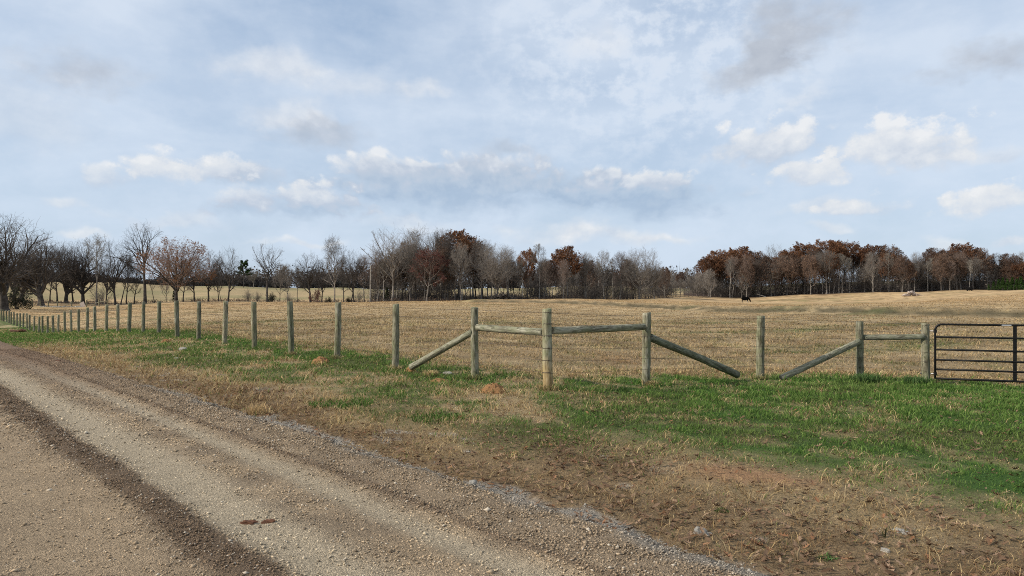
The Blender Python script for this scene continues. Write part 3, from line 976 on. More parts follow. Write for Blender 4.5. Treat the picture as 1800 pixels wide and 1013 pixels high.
def mound(x, y, r, h, seed, label):
    k, n = 72, 26
    a = np.linspace(0, 2 * np.pi, k, endpoint=False)
    V = []
    rs = np.linspace(0, 1.15, n)[1:]
    z0 = tz(x, y)
    rg_ = np.random.default_rng(seed)
    for t in rs:
        rr = r * t * (1 + .5 * (vnoise(np.cos(a) * 1.5 + seed, np.sin(a) * 1.5, seed) - .5))
        px_ = np.cos(a) * rr; py_ = np.sin(a) * rr
        zz = h * np.maximum(0, (1 - (t / 1.02) ** 2)) ** .9 - (.03 if t > 1.05 else 0)
        zz = zz + (fbm(px_ * 26 + seed, py_ * 26, seed, 4) - .5) * .085 * min(1, h / .1)
        V.append(np.c_[px_, py_, zz - .01])
    V = np.concatenate([[[0, 0, h]]] + V)
    idx = 1 + np.arange((n - 1) * k).reshape(n - 1, k)
    q = np.stack([idx[:-1], idx[1:], np.roll(idx, -1, 1)[1:], np.roll(idx, -1, 1)[:-1]], -1).reshape(-1, 4)
    t0 = np.stack([np.zeros(k, int), idx[0], np.roll(idx[0], -1)], -1)
    o = obj('ant_mound', mesh_np('ant_mound', V, [q, t0], [M_dirt]), None, (x, y, z0))
    tag(o, label, 'dirt mound', 'red dirt mounds along the fence')
    return o


def gxy(x, y, d): p = pix(x, y, d); return p[0], p[1]


mound(*gxy(866, 688, 13.05), .205, .155, 1, 'largest rounded red dirt mound in the grass before the corner post')
mound(*gxy(565, 640, 17.9), .215, .15, 2, 'domed orange dirt mound beside a line post on pale grass')
mound(*gxy(722, 651, 16.35), .12, .11, 3, 'orange dirt heap under the foot of the pale diagonal brace')
mound(*gxy(772, 673, 14.6), .17, .05, 4, 'low flat orange dirt patch in front of the pale diagonal brace')
mound(*gxy(293, 604, 27.0), .17, .10, 5, 'small dark red dirt mound in the green grass by the distant posts')

M_rock, nt, out = new_mat('pale_stone')
tc = nt.n('ShaderNodeTexCoord').outputs['Object']
f1 = nt.noise(tc, 12, 6, .65)
ri = nt.n('ShaderNodeObjectInfo').outputs['Random']
c = nt.mix(nt.remap(f1, .3, .7), (.19, .175, .15, 1), (.42, .395, .35, 1))
c = nt.mix(1.0, c, nt.mix(ri, (.78, .78, .78, 1), (1.12, 1.08, 1.0, 1)), 'MULTIPLY')
principled(nt, out, c, .85, nt.n('ShaderNodeBump', None, {'Strength': .8, 'Distance': .02, 'Height': f1}).outputs[0])
M_clod, nt, out = new_mat('dark_mud')
tc = nt.n('ShaderNodeTexCoord').outputs['Object']
principled(nt, out, nt.mix(nt.noise(tc, 40, 4), (.05, .022, .014, 1), (.17, .085, .05, 1)), .9, spec=.1)
M_bone, nt, out = new_mat('bleached_wood')
tc = nt.n('ShaderNodeTexCoord').outputs['Object']
principled(nt, out, nt.mix(nt.noise(tc, 3, 5), (.20, .155, .125, 1), (.50, .42, .36, 1)), .9)


def lump_mesh(name, size, seed, mat, sub=3, amp=1.1):
    import bmesh
    bm = bmesh.new()
    bmesh.ops.create_icosphere(bm, subdivisions=sub, radius=1.0)
    co = np.array([v.co[:] for v in bm.verts])
    n = fbm(co[:, 0] * 1.3 + seed * 3.1 + co[:, 2], co[:, 1] * 1.3 + seed * 1.7 - co[:, 2] * .7, seed, 4)
    n2 = vnoise(co[:, 0] * 1.1 + co[:, 1] + seed, co[:, 2] * 1.6 + seed, seed + 5)
    s = .7 + amp * (n - .35) + .5 * (n2 - .5)
    co = np.sign(co) * np.abs(co) ** .8 * s[:, None] * np.array(size)
    for v, c_ in zip(bm.verts, co): v.co = Vector(c_)
    me = bpy.data.meshes.new(name); bm.to_mesh(me); bm.free()
    me.materials.append(mat)
    return me


def rock(name, x, y, size, seed, mat, label, cat, group=None, lift=.25, onroad=False, rz=0.0):
    z = float(road_z(np.array([x]), np.array([y]))[0]) if onroad else tz(x, y)
    o = obj(name, lump_mesh(name, size, seed, mat, 4 if mat is M_clod else 3, 2.4 if mat is M_clod else 1.1), None, (x, y, z + size[2] * lift))
    o.rotation_euler = (0, 0, rz)
    return tag(o, label, cat, group)


rock('stone', *gxy(1230, 934, 5.36), (.050, .026, .032), 3, M_rock, 'flat bluish grey stone among dead leaves near the road edge', 'stone')
rock('stone', *gxy(1246, 936, 5.33), (.022, .018, .02), 4, M_rock, 'small grey stone touching the flat bluish stone', 'stone')
rock('stone', *gxy(787, 654, 15.9), (.10, .05, .05), 5, M_rock, 'white stone in the green grass under the pale diagonal brace', 'stone')
rock('stone', *gxy(319, 619, 23.0), (.13, .07, .06), 6, M_rock, 'upper of two white stones in grass before the line posts', 'stone')
rock('stone', *gxy(312, 634, 19.9), (.08, .05, .045), 7, M_rock, 'lower of two white stones in grass before the line posts', 'stone')
rock('stone', *gxy(1580, 932, 5.37), (.045, .03, .022), 8, M_rock, 'whitish stone at the grey gravel patch on the lower right verge', 'stone')
rock('stone', *gxy(1594, 935, 5.33), (.03, .022, .018), 9, M_rock, 'smaller whitish stone next to the lower right gravel patch', 'stone')
rock('stone', *gxy(1556, 966, 4.98), (.024, .02, .018), 10, M_rock, 'round cream pebble lying among dry leaves below the gravel patch', 'stone')
rock('stone', *gxy(831, 857, 6.6), (.035, .028, .026), 12, M_rock, 'tan stone loose on the road edge beside the blue grey gravel', 'stone', onroad=True)
rock('mud_clod', *gxy(437, 920, 5.55), (.044, .024, .014), 13, M_clod, 'flattened dark brown mud clod on the pale wheel track, wider one', 'mud clod', 'mud clods on the road', onroad=True)
rock('mud_clod', *gxy(471, 919, 5.56), (.034, .020, .013), 14, M_clod, 'dark brown mud clod lying just right of the wider clod', 'mud clod', 'mud clods on the road', onroad=True)
rock('mud_clod', *gxy(104, 637, 18.6), (.10, .06, .05), 15, M_clod, 'dark clod on the far gravel shoulder beside the grass', 'mud clod', 'mud clods on the road')
rock('mud_clod', *gxy(33, 580, 66), (.45, .25, .16), 16, M_clod, 'dark earth lump on the grass before the farthest posts', 'mud clod')

# weed clumps on the verge
def tuft(name, x, y, r, h, n, c0, c1, label, seed, lean=.6):
    rg_ = np.random.default_rng(seed)
    a = rg_.random(n) * 6.283; rr = r * np.sqrt(rg_.random(n))
    px_ = rr * np.cos(a); py_ = rr * np.sin(a)
    z0 = tz(x, y)
    cc = mixc(np.broadcast_to(np.array(c0), (n, 3)), np.array(c1), rg_.random(n)) * (.7 + .6 * rg_.random(n))[:, None]
    hh = h * (.5 + .6 * rg_.random(n))
    V, qd, tr, C = blades(px_, py_, np.zeros(n), hh, np.full(n, .0065) * (1 + math.hypot(x, y) / 14), cc, rg_, lean)
    o = obj(name, mesh_np(name, V, [qd, tr], [M_blade], col=C), None, (x, y, z0))
    return tag(o, label, 'grass tuft')


tuft('grass_tuft', *gxy(600, 712, 11.5), .48, .12, 420, (.05, .12, .02), (.14, .21, .06), 'tall bright green grass tuft on the dry verge before the line posts', 1)
tuft('grass_tuft', *gxy(770, 738, 10.2), .40, .10, 300, (.05, .12, .02), (.14, .19, .06), 'green grass tuft nearer the road than the dirt mounds', 2)
tuft('grass_tuft', *gxy(1522, 668, 17.2), .30, .26, 420, (.05, .11, .03), (.13, .19, .07), 'green tuft growing at the foot of the brace post by the gate rail', 3, .45)
tuft('grass_tuft', *gxy(1612, 672, 17.1), .28, .22, 360, (.05, .11, .03), (.13, .19, .07), 'green tuft growing at the foot of the gate post', 4, .45)
tuft('grass_tuft', *gxy(757, 655, 15.6), .16, .15, 220, (.40, .28, .13), (.58, .45, .24), 'straw coloured tuft in front of the pale diagonal brace', 5)
tuft('grass_tuft', *gxy(452, 730, 10.6), .14, .20, 120, (.36, .24, .12), (.55, .40, .20), 'dry straw tuft standing at the gravel edge', 6, .5)
tuft('weed_stem', *gxy(1553, 945, 5.25), .012, .13, 6, (.05, .06, .025), (.10, .10, .04), 'thin dark green weed stem on the lower right verge', 7, .2)
tuft('weed_stem', *gxy(1402, 985, 4.8), .012, .15, 7, (.30, .22, .13), (.40, .30, .18), 'pale dry stalk sticking up from dead leaves at the lower edge', 8, .25)
tuft('grass_tuft', *gxy(1452, 978, 4.9), .06, .05, 90, (.04, .11, .03), (.12, .20, .07), 'small green clover clump among dead leaves at the lower edge', 9, 1.1)
tuft('grass_tuft', *gxy(1268, 893, 5.9), .06, .05, 90, (.035, .08, .02), (.10, .15, .05), 'small dark green clump on the brown leafy verge', 10, 1.1)

# little dry and green weeds crowding the feet of the near posts
rg = np.random.default_rng(77)
feet = [(CORNER, 'corner post'), (BRACE_L, 'brace post with the pale rail'), (BRACE_R, 'brace post right of the corner post'), (LONE, 'free standing post'), (post_xy(0), 'line post next to the pale diagonal brace'), (post_xy(1), 'line post beside the domed mound'), (post_xy(2), 'third line post left of the pale brace')]
for i, (P_, nm) in enumerate(feet):
    tuft('grass_tuft', P_[0] + rg.normal(0, .02), P_[1] - .04, .17, .17, 150, (.10, .13, .04) if i % 2 else (.30, .22, .10), (.45, .36, .18), 'ragged weeds at the foot of the ' + nm, 90 + i, .7)
# ------------------------------------------------------------------ trees
def bark_mat(name, dark, pale, var=.3):
    m, nt, out = new_mat(name)
    tc = nt.n('ShaderNodeTexCoord').outputs['Object']
    ri = nt.n('ShaderNodeObjectInfo').outputs['Random']
    f = nt.noise(tc, 1.6, 4, .65)
    c = nt.mix(nt.remap(f, .36, .64), (*dark, 1), (*pale, 1))
    lo = 1 - var; hi = 1 + var
    c = nt.mix(1.0, c, nt.mix(ri, (lo, lo, lo, 1), (hi, hi * .99, hi * .97, 1)), 'MULTIPLY')
    d = nt.n('ShaderNodeBsdfDiffuse', None, {'Color': c})
    nt.t.links.new(d.outputs[0], out.inputs[0])
    return m


def foliage_mat(name, cs, trans=.3, scale=.55):
    """cs: dark, mid, light"""
    m, nt, out = new_mat(name)
    tc = nt.n('ShaderNodeTexCoord').outputs['Object']
    ri = nt.n('ShaderNodeObjectInfo').outputs['Random']
    isl = nt.n('ShaderNodeNewGeometry').outputs['Random Per Island']
    f = nt.noise(tc, scale, 3, .6)
    k = nt.math('ADD', nt.math('MULTIPLY', isl, .55), nt.math('MULTIPLY', nt.remap(f, .3, .7), .5))
    c = nt.ramp(k, [(.1, cs[0]), (.5, cs[1]), (.95, cs[2])])
    c = nt.mix(1.0, c, nt.mix(ri, (.72, .70, .70, 1), (1.2, 1.2, 1.15, 1)), 'MULTIPLY')
    d = nt.n('ShaderNodeBsdfDiffuse', None, {'Color': c})
    t = nt.n('ShaderNodeBsdfTranslucent', None, {'Color': c})
    mx = nt.n('ShaderNodeMixShader', None, {0: trans, 1: d.outputs[0], 2: t.outputs[0]})
    nt.t.links.new(mx.outputs[0], out.inputs[0])
    return m


B_dark = bark_mat('dark_bark', (.034, .030, .027), (.105, .094, .084))
B_grey = bark_mat('grey_bark', (.085, .075, .065), (.25, .223, .192))
B_pale = bark_mat('pale_bark', (.17, .15, .125), (.42, .39, .34), .18)
T_dark = bark_mat('dark_twigs', (.062, .054, .048), (.118, .102, .090))
T_grey = bark_mat('grey_twigs', (.165, .144, .126), (.27, .240, .208))
T_red = bark_mat('reddish_twigs', (.150, .112, .094), (.235, .180, .150))
T_pale = bark_mat('pale_twigs', (.16, .145, .125), (.26, .235, .20))
L_rust = foliage_mat('rust_leaves', ((.085, .042, .026), (.190, .092, .050), (.30, .165, .092)))
L_orange = foliage_mat('orange_brown_leaves', ((.09, .042, .022), (.20, .088, .038), (.31, .155, .07)))
L_brown = foliage_mat('brown_leaves', ((.070, .045, .034), (.150, .094, .066), (.235, .155, .110)))
L_crim = foliage_mat('crimson_leaves', ((.050, .018, .017), (.120, .056, .048), (.18, .090, .072)))
L_pine = foliage_mat('pine_needles', ((.010, .020, .008), (.028, .052, .018), (.058, .09, .032)))
L_young = foliage_mat('young_pine_needles', ((.016, .036, .010), (.045, .090, .022), (.09, .155, .045)))
L_grey = foliage_mat('grey_twig_haze', ((.060, .052, .047), (.110, .096, .083), (.175, .154, .132)))
L_cedar = foliage_mat('cedar_foliage', ((.012, .016, .009), (.030, .036, .020), (.055, .062, .034)))


def norm(v): return v / (np.linalg.norm(v, axis=-1, keepdims=True) + 1e-12)


def grow(rg_, start, dirv, length, r0, n, wig, up, taper):
    B = len(start)
    P = np.empty((B, n, 3)); R = np.empty((B, n))
    P[:, 0] = start; d = norm(dirv)
    for k in range(n):
        t = k / (n - 1)
        R[:, k] = r0 * (1 - (1 - taper) * t)
        if k:
            d = norm(d + rg_.normal(0, wig, (B, 3)) + np.array([0, 0, up]))
            P[:, k] = P[:, k - 1] + d * (length / (n - 1))[:, None]
    return P, R


def to_env(p, d, env):
    """distance from p along d to the crown's outline, an ellipsoid round the trunk (its lower half flattened)"""
    zc, ra, rb = env
    q = (p - np.array([0, 0, zc])) / np.array([ra, ra, rb]); e = d / np.array([ra, ra, rb])
    A = (e * e).sum(1); Bq = (q * e).sum(1); C = (q * q).sum(1) - 1
    disc = np.maximum(Bq * Bq - A * C, 0)
    dist = np.where((C > 0) & (Bq > 0), 0, np.maximum((-Bq + np.sqrt(disc)) / A, 0))
    e_ = p + d * dist[:, None]
    az_ = np.arctan2(e_[:, 0], e_[:, 1]); h_ = (e_[:, 2] - zc) / rb
    lump = vnoise(np.cos(az_) * 1.9 + zc * 7.3, np.sin(az_) * 1.9 + h_ * 1.7 + ra * 5.1, int(zc * 10)) * .6 + vnoise(np.cos(az_) * 4.2 + zc * 3.3, np.sin(az_) * 4.2 + h_ * 3.4 + ra, int(ra * 10)) * .4
    return dist * (.55 + .85 * lump)


def children(rg_, P, R, L, n, t0, t1, ang, angsd, lo, hi, lmax, env, rr, rmin, lmin=.35):
    B, N, _ = P.shape
    i = np.tile(np.arange(n), B); b = np.repeat(np.arange(B), n)
    tn = (i + rg_.random(B * n)) / n
    t = t0 + (t1 - t0) * tn
    f = t * (N - 1); k = np.minimum(f.astype(int), N - 2); u = (f - k)[:, None]
    p = P[b, k] * (1 - u) + P[b, k + 1] * u
    r = R[b, k] * (1 - u[:, 0]) + R[b, k + 1] * u[:, 0]
    T = norm(P[b, k + 1] - P[b, k])
    ref = np.where(np.abs(T[:, 2:3]) > .85, np.array([[1., 0, 0]]), np.array([[0, 0, 1.]]))
    U = norm(np.cross(T, ref)); W = np.cross(T, U)
    ph = i * 2.399 + b * 1.3 + rg_.random(B * n) * 1.6
    a = np.radians(ang + rg_.normal(0, angsd, B * n))
    d = T * np.cos(a)[:, None] + (U * np.cos(ph)[:, None] + W * np.sin(ph)[:, None]) * np.sin(a)[:, None]
    if env is None:
        ln = L[b] * (lo + (hi - lo) * rg_.random(B * n)) * (1 - .3 * tn)
    else:
        ln = to_env(p, norm(d + np.array([0, 0, .15])), env) * (lo + (hi - lo) * rg_.random(B * n))
        ln = np.minimum(ln, L[b] * lmax * (.8 + .4 * rg_.random(B * n)))
    return p, d, np.maximum(ln, lmin), np.maximum(r * rr, rmin)


def leaf_quads(rg_, pts, size, flat=.0, spread=.3):
    n = len(pts)
    c = pts + rg_.normal(0, spread, (n, 3))
    a = norm(rg_.normal(0, 1, (n, 3))); b = norm(np.cross(a, rg_.normal(0, 1, (n, 3))))
    s = (size * (.5 + rg_.random(n)))[:, None]
    V = np.stack([c - a * s - b * s * .3, c + b * s * .55 - a * s * .1, c + a * s + b * s * .2, c - b * s * .5 + a * s * .2], 1).reshape(-1, 3)
    return V, np.arange(4 * n).reshape(-1, 4)


def rand_on(rg_, P, n, lo=.3):
    B, N, _ = P.shape
    b = rg_.integers(0, B, n); f = (lo + (1 - lo) * rg_.random(n)) * (N - 1)
    k = np.minimum(f.astype(int), N - 2); u = (f - k)[:, None]
    return P[b, k] * (1 - u) + P[b, k + 1] * u


def make_tree(seed, H, r, fork, env, limb, br, tw, fine, bark, twig, leaves=None, lean=(0, 0), wig=.04, rmin=.0125, taper=.3, flare=1.5, up=.08):
    """fork: trunk length as a share of H; env: (centre, half width, half height) as shares of H; limb: (count, first, angle); br, tw, fine: (count, angle)"""
    rg_ = np.random.default_rng(seed)
    ev = (env[0] * H, env[1] * H, env[2] * H)
    L0 = np.array([H * fork])
    P0, R0 = grow(rg_, np.zeros((1, 3)), np.array([[lean[0], lean[1], 1.0]]), L0, np.array([r]), 14, wig, .02 if not lean[0] else 0, taper)
    P0[:, 0, 2] -= .25
    R0[:, 0] *= flare; R0[:, 1] *= 1 + (flare - 1) * .25
    tV, tQ = tube_arrays(P0, R0, 9)
    p, d, ln, rr = children(rg_, P0, R0, np.array([H]), limb[0], limb[1], 1.0, limb[2], 10, .78, 1.0, .8, ev, .68, .035)
    P1, R1 = grow(rg_, p, d, ln, rr, 9, .13, up, .22)
    v, q = tube_arrays(P1, R1, 6); tQ = np.vstack([tQ, q + len(tV)]); tV = np.vstack([tV, v])
    p, d, lb, rr = children(rg_, P1, R1, ln, br[0], .22, 1.0, br[1], 10, .55, 1.0, .60, ev, .6, rmin * 1.7)
    P2, R2 = grow(rg_, p, d, lb, rr, 6, .17, .05, .3)
    pt, dt, lt_, rt = children(rg_, P0, R0, np.array([H]), max(5, br[0]), .72, 1.0, 42, 12, .6, 1.0, .30, ev, .6, rmin * 1.7)
    P2b, R2b = grow(rg_, pt, dt, lt_, rt, 6, .17, .06, .3)
    P2 = np.concatenate([P2, P2b]); R2 = np.concatenate([R2, R2b]); lb = np.concatenate([lb, lt_])
    cV, cQ = tube_arrays(P2, R2, 4)
    p, d, lt, rr = children(rg_, P2, R2, lb, tw[0], .25, 1.0, tw[1], 12, .6, 1.05, .55, ev, .6, rmin)
    P3, R3 = grow(rg_, p, d, lt, rr, 5, .17, .05, .5)
    v, q = tube_arrays(P3, R3, 3); cQ = np.vstack([cQ, q + len(cV)]); cV = np.vstack([cV, v])
    P4 = P3
    if fine and fine[0]:
        p, d, lf, rr = children(rg_, P3, R3, lt, fine[0], .25, 1.0, fine[1], 14, .38, .75, 0, None, .7, rmin * .8, .22)
        P4, R4 = grow(rg_, p, d, lf, rr, 4, .15, .05, .6)
        v, q = tube_arrays(P4, R4, 3); cQ = np.vstack([cQ, q + len(cV)]); cV = np.vstack([cV, v])
    mats = [twig]; mi = np.zeros(len(cQ), int)
    if leaves:
        lm, cnt, size, zlo = leaves[:4]
        pts = rand_on(rg_, P4, cnt * 3, .2)
        top = np.percentile(pts[:, 2], 98)
        clump = vnoise(pts[:, 0] * .6 + 50 + pts[:, 2] * .31, pts[:, 1] * .6 + 50 - pts[:, 2] * .53, seed)
        ok = (pts[:, 2] > (zlo + .12 * (rg_.random(len(pts)) - .5)) * top) & (rg_.random(len(pts)) < .25 + 1.1 * sstep(.3, .55, clump))
        pts = pts[ok][:cnt]
        v, q = leaf_quads(rg_, pts, size, spread=.12)
        cQ = np.vstack([cQ, q + len(cV)]); cV = np.vstack([cV, v])
        mats.append(lm); mi = np.concatenate([mi, np.ones(len(q), int)])
    h = np.percentile(np.concatenate([tV[:, 2], cV[:, 2]]), 99.8)
    return mesh_np('trunk', tV, tQ, [bark], smooth=True), mesh_np('crown', cV, cQ, mats, mat_idx=mi), h


PROTO = {}
def proto(name, *a, **k):
    PROTO[name] = make_tree(*a, **k)


# broad bare oaks (left row)
for j in range(2):
    proto('oak%d' % j, 10 + j, 15, .60, .33, (.56, .46, .44), (11, .38, 50), (9, 42), (6, 44), (3, 42), B_dark, T_dark, taper=.55, rmin=.0125, wig=.06)
# forked vase shaped trees
proto('vase0', 20, 17, .34, .55, (.72, .34, .28), (7, .62, 40), (7, 34), (5, 38), (2, 38), B_dark, T_dark, taper=.5, rmin=.013, up=.05)
proto('vase1', 21, 16, .30, .36, (.60, .30, .40), (10, .48, 36), (8, 36), (6, 38), (3, 38), B_grey, T_grey, taper=.5, rmin=.0125)
proto('vase2', 22, 16, .30, .36, (.60, .31, .40), (10, .46, 38), (8, 36), (6, 38), (3, 38), B_dark, T_dark, taper=.5, rmin=.0125, wig=.06)
proto('slim', 30, 15, .18, .80, (.64, .20, .36), (13, .34, 34), (7, 36), (5, 38), (2, 38), B_grey, T_pale, taper=.15, rmin=.013)
for j in range(4):
    proto('wood%d' % j, 40 + j, 16, .21 + .02 * j, .78, (.58 + .02 * j, .235 + .015 * j, .42 - .02 * j), (17, .22 + .03 * j, 44), (8, 38), (6, 40), (3, 40), (B_grey, B_dark, B_grey, B_grey)[j], (T_grey, T_dark, T_red, T_grey)[j], taper=.18, rmin=.0125, wig=.05)
proto('fan', 50, 15, .30, .34, (.58, .42, .42), (14, .40, 46), (10, 36), (7, 36), (3, 38), B_grey, T_grey, taper=.5, rmin=.0125)
proto('orange', 60, 12.5, .34, .36, (.55, .56, .45), (15, .34, 55), (9, 42), (7, 44), (2, 42), B_dark, T_red, leaves=(L_orange, 6500, .09, .22), taper=.5, rmin=.012, up=.04)
for j in range(3):
    proto('rust%d' % j, 70 + j, 16, .24, .70, (.66, .32 + .02 * j, .335), (18, .38, 54), (10, 44), (8, 44), None, B_grey, T_red, leaves=(L_rust, 12000, .155, .44), taper=.3)
for j in range(2):
    proto('brown%d' % j, 80 + j, 16, .22, .72, (.60, .29, .40), (18, .26, 50), (10, 42), (7, 42), (3, 40), B_grey, T_red, leaves=(L_brown, 8000, .145, .32), taper=.2)
proto('crimson', 90, 10, .14, .70, (.64, .30, .36), (14, .34, 48), (8, 40), (7, 42), None, B_grey, T_red, leaves=(L_crim, 3600, .11, .3), taper=.2)
proto('pole', 100, 14, .15, .88, (.76, .17, .24), (10, .52, 40), (7, 36), (6, 38), (2, 38), B_pale, T_pale, taper=.25, wig=.02)
proto('sapling', 110, 7, .07, .80, (.56, .24, .44), (15, .12, 36), (8, 34), (7, 38), None, B_grey, T_grey, taper=.2, flare=1.1, rmin=.011)
proto('leaner', 120, 12, .17, .88, (.76, .28, .30), (10, .45, 42), (7, 36), (6, 38), (2, 38), B_dark, T_dark, lean=(.22, 0), taper=.25, wig=.02)


def make_pine(seed, H, r, base, width, tiers, needle, mat_l, cone=1.0):
    rg_ = np.random.default_rng(seed)
    P0, R0 = grow(rg_, np.zeros((1, 3)), np.array([[0, 0, 1.0]]), np.array([H * .97]), np.array([r]), 12, .015, .02, .15)
    tV, tQ = tube_arrays(P0, R0, 8)
    n = tiers * 6
    p, d, ln, rr = children(rg_, P0, R0, np.array([width]), n, base, .99, 72, 10, .8, 1.1, 0, None, .35, .02)
    ln = ln * (1 - .75 * cone * np.clip((p[:, 2] / H - base) / (1 - base), 0, 1))
    P1, R1 = grow(rg_, p, d, ln, rr, 5, .08, .06, .3)
    cV, cQ = tube_arrays(P1, R1, 4)
    mi = np.zeros(len(cQ), int)
    pts = rand_on(rg_, P1, needle, .3)
    v, q = leaf_quads(rg_, pts, .20 * H / 10, spread=.16 * H / 10)
    cQ = np.vstack([cQ, q + len(cV)]); cV = np.vstack([cV, v])
    mi = np.concatenate([mi, np.ones(len(q), int)])
    return mesh_np('trunk', tV, tQ, [B_dark], smooth=True), mesh_np('crown', cV, cQ, [T_dark, mat_l], mat_idx=mi), H


PROTO['pine'] = make_pine(130, 11, .17, .46, 3.6, 5, 3000, L_pine, .55)
PROTO['cedar'] = make_pine(131, 4.5, .09, .06, 1.5, 9, 2600, L_cedar, 1.0)
PROTO['young_pine'] = make_pine(132, 5, .07, .04, 1.5, 9, 2200, L_young, 1.1)


def make_shrub(seed, H, n, mat_t, leaves=None):
    rg_ = np.random.default_rng(seed)
    a = rg_.random(n) * 6.283; el = np.radians(rg_.normal(62, 16, n))
    d = np.stack([np.cos(a) * np.cos(el), np.sin(a) * np.cos(el), np.sin(el)], -1)
    st = np.c_[rg_.normal(0, .18, (n, 2)), np.full(n, -.1)]
    ln = H * (.6 + .5 * rg_.random(n))
    P1, R1 = grow(rg_, st, d, ln, np.full(n, .03), 6, .14, .04, .35)
    tV, tQ = tube_arrays(P1, R1, 4)
    p, d, l2, rr = children(rg_, P1, R1, ln, 9, .2, 1, 38, 10, .34, .5, 0, None, .6, .011, .1)
    P2, R2 = grow(rg_, p, d, l2, rr, 4, .2, .05, .5)
    cV, cQ = tube_arrays(P2, R2, 3)
    p, d, l3, rr = children(rg_, P2, R2, l2, 5, .2, 1, 38, 10, .4, .6, 0, None, .6, .010, .1)
    P3, R3 = grow(rg_, p, d, l3, rr, 3, .2, .05, .5)
    v, q = tube_arrays(P3, R3, 3); cQ = np.vstack([cQ, q + len(cV)]); cV = np.vstack([cV, v])
    mats = [mat_t]; mi = np.zeros(len(cQ), int)
    if leaves:
        v, q = leaf_quads(rg_, rand_on(rg_, P3, leaves[1], .1), leaves[2], spread=.08)
        cQ = np.vstack([cQ, q + len(cV)]); cV = np.vstack([cV, v]); mats.append(leaves[0]); mi = np.concatenate([mi, np.ones(len(q), int)])
    return mesh_np('stem', tV, tQ, [mat_t]), mesh_np('crown', cV, cQ, mats, mat_idx=mi), np.percentile(cV[:, 2], 99)


PROTO['shrub'] = make_shrub(140, 3.0, 16, T_grey)
PROTO['dark_shrub'] = make_shrub(141, 2.2, 18, T_dark, (L_cedar, 900, .09))
PROTO['red_shrub'] = make_shrub(142, 3.6, 12, T_red, (L_crim, 900, .12))

FIRST = {}


def copy_thing(src, name, loc, rz, sc, wide=1.0):
    o = src.copy(); COL.objects.link(o); o.name = name
    o.location = [float(v) for v in loc]; o.rotation_euler = (0, 0, rz); o.scale = (sc * wide, sc * wide, sc)
    for ch in src.children:
        c = ch.copy(); COL.objects.link(c); c.parent = o
    return o


def plant(kind, x, ytop, d, label, name='bare_tree', cat='tree', group=None, rz=None, ybase=None, wide=1.0, seed=0):
    """a tree whose foot stands on the terrain at (x, d) and whose top reaches the height seen at ytop"""
    X = (x - 900.0) / F * d
    zb = tz(X, d) - .05
    H = (EYE + (HZ - ytop) / F * d) - zb
    tm, cm, h = PROTO[kind]
    sc = H / h
    rz = rz if rz is not None else (abs(hash2(np.array([int(x * 7)]), np.array([int(d * 3)]), 5)[0])) * 6.283
    if kind in FIRST:
        o = copy_thing(FIRST[kind], name, (X, d, zb), rz, sc, wide)
    else:
        o = empty(name, (X, d, zb), rz); o.scale = (sc * wide, sc * wide, sc)
        obj(tm.name, tm, o); obj(cm.name, cm, o)
        FIRST[kind] = o
    for k in ('group',):
        if k in o: del o[k]
    return tag(o, label, cat, group)


# ---- left row
plant('oak0', 8, 376, 120, 'largest bare oak at the left frame edge, dark leaning trunk and low boughs', 'oak_tree', rz=.4)
plant('oak1', -70, 372, 128, 'bare oak mostly cut off by the left frame edge', 'oak_tree', rz=2.0)
plant('oak1', 72, 408, 166, 'broad bare oak with pale lit limbs and a wide flared trunk by the pen fence', 'oak_tree', rz=1.1)
plant('oak0', 38, 430, 184, 'dark bare tree behind the low boughs of the edge oak', 'bare_tree', rz=3.3)
plant('wood1', 101, 432, 182, 'dark upright tree just right of the broad oak trunk', 'bare_tree', rz=.3)
plant('oak1', 116, 425, 186, 'dark bare tree with crooked stem behind the pen gate', 'bare_tree', rz=4.0, wide=.75)
plant('oak0', 146, 421, 176, 'dark twiggy tree with crooked limbs beside the slender pale tree', 'bare_tree', rz=5.1, wide=.72)
plant('slim', 169, 411, 172, 'slender pale twigged tree with upswept branches above the pen', 'bare_tree', rz=.8)
plant('vase2', 203, 422, 173, 'round crowned bare tree with a split double trunk', 'bare_tree', rz=1.2, wide=.9)
plant('leaner', 212, 455, 174, 'thin stem leaning right from the double trunk tree', 'bare_tree', rz=.1)
plant('wood1', 236, 462, 178, 'small bare tree between the double trunk tree and the tall forked tree', 'bare_tree', rz=2.2)
plant('vase0', 255, 390, 171, 'tallest forked bare tree of the row with thin upswept crown', 'bare_tree', rz=.35)
plant('leaner', 272, 480, 172, 'dark stem leaning left at the foot of the orange tree', 'bare_tree', rz=3.2)
plant('orange', 310, 419, 160, 'spreading tree with orange brown leaves still on its crown', 'oak_tree', rz=.9, wide=1.0)
plant('sapling', 292, 478, 176, 'slim double stem under the left side of the orange tree', 'bare_tree', rz=.9)
plant('wood1', 322, 455, 182, 'dark tree showing behind the right of the orange crown', 'bare_tree', rz=1.9)
plant('vase2', 366, 438, 176, 'low bare tree touching the right side of the orange crown', 'bare_tree', rz=2.8, wide=.95)
plant('leaner', 389, 490, 176, 'short stem leaning between two bare trees', 'bare_tree', rz=3.0)
plant('vase2', 401, 434, 170, 'dense vase shaped bare tree left of the small pine', 'bare_tree', rz=4.1, wide=.85)
plant('pine', 428, 459, 300, 'small dark green pine standing alone behind the bare row', 'pine_tree')
plant('vase0', 470, 427, 168, 'airy bare tree with a wide twin forked crown right of the pine', 'bare_tree', rz=1.5, wide=.9)
plant('sapling', 492, 462, 174, 'short bare tree just right of the twin forked tree', 'bare_tree', rz=2.0)
plant('vase2', 546, 444, 172, 'low wide bare tree behind the red leaved bush', 'bare_tree', rz=.2, wide=1.15)
plant('slim', 522, 470, 176, 'thin bare sapling between two bare trees of the open row', 'bare_tree', rz=.5)
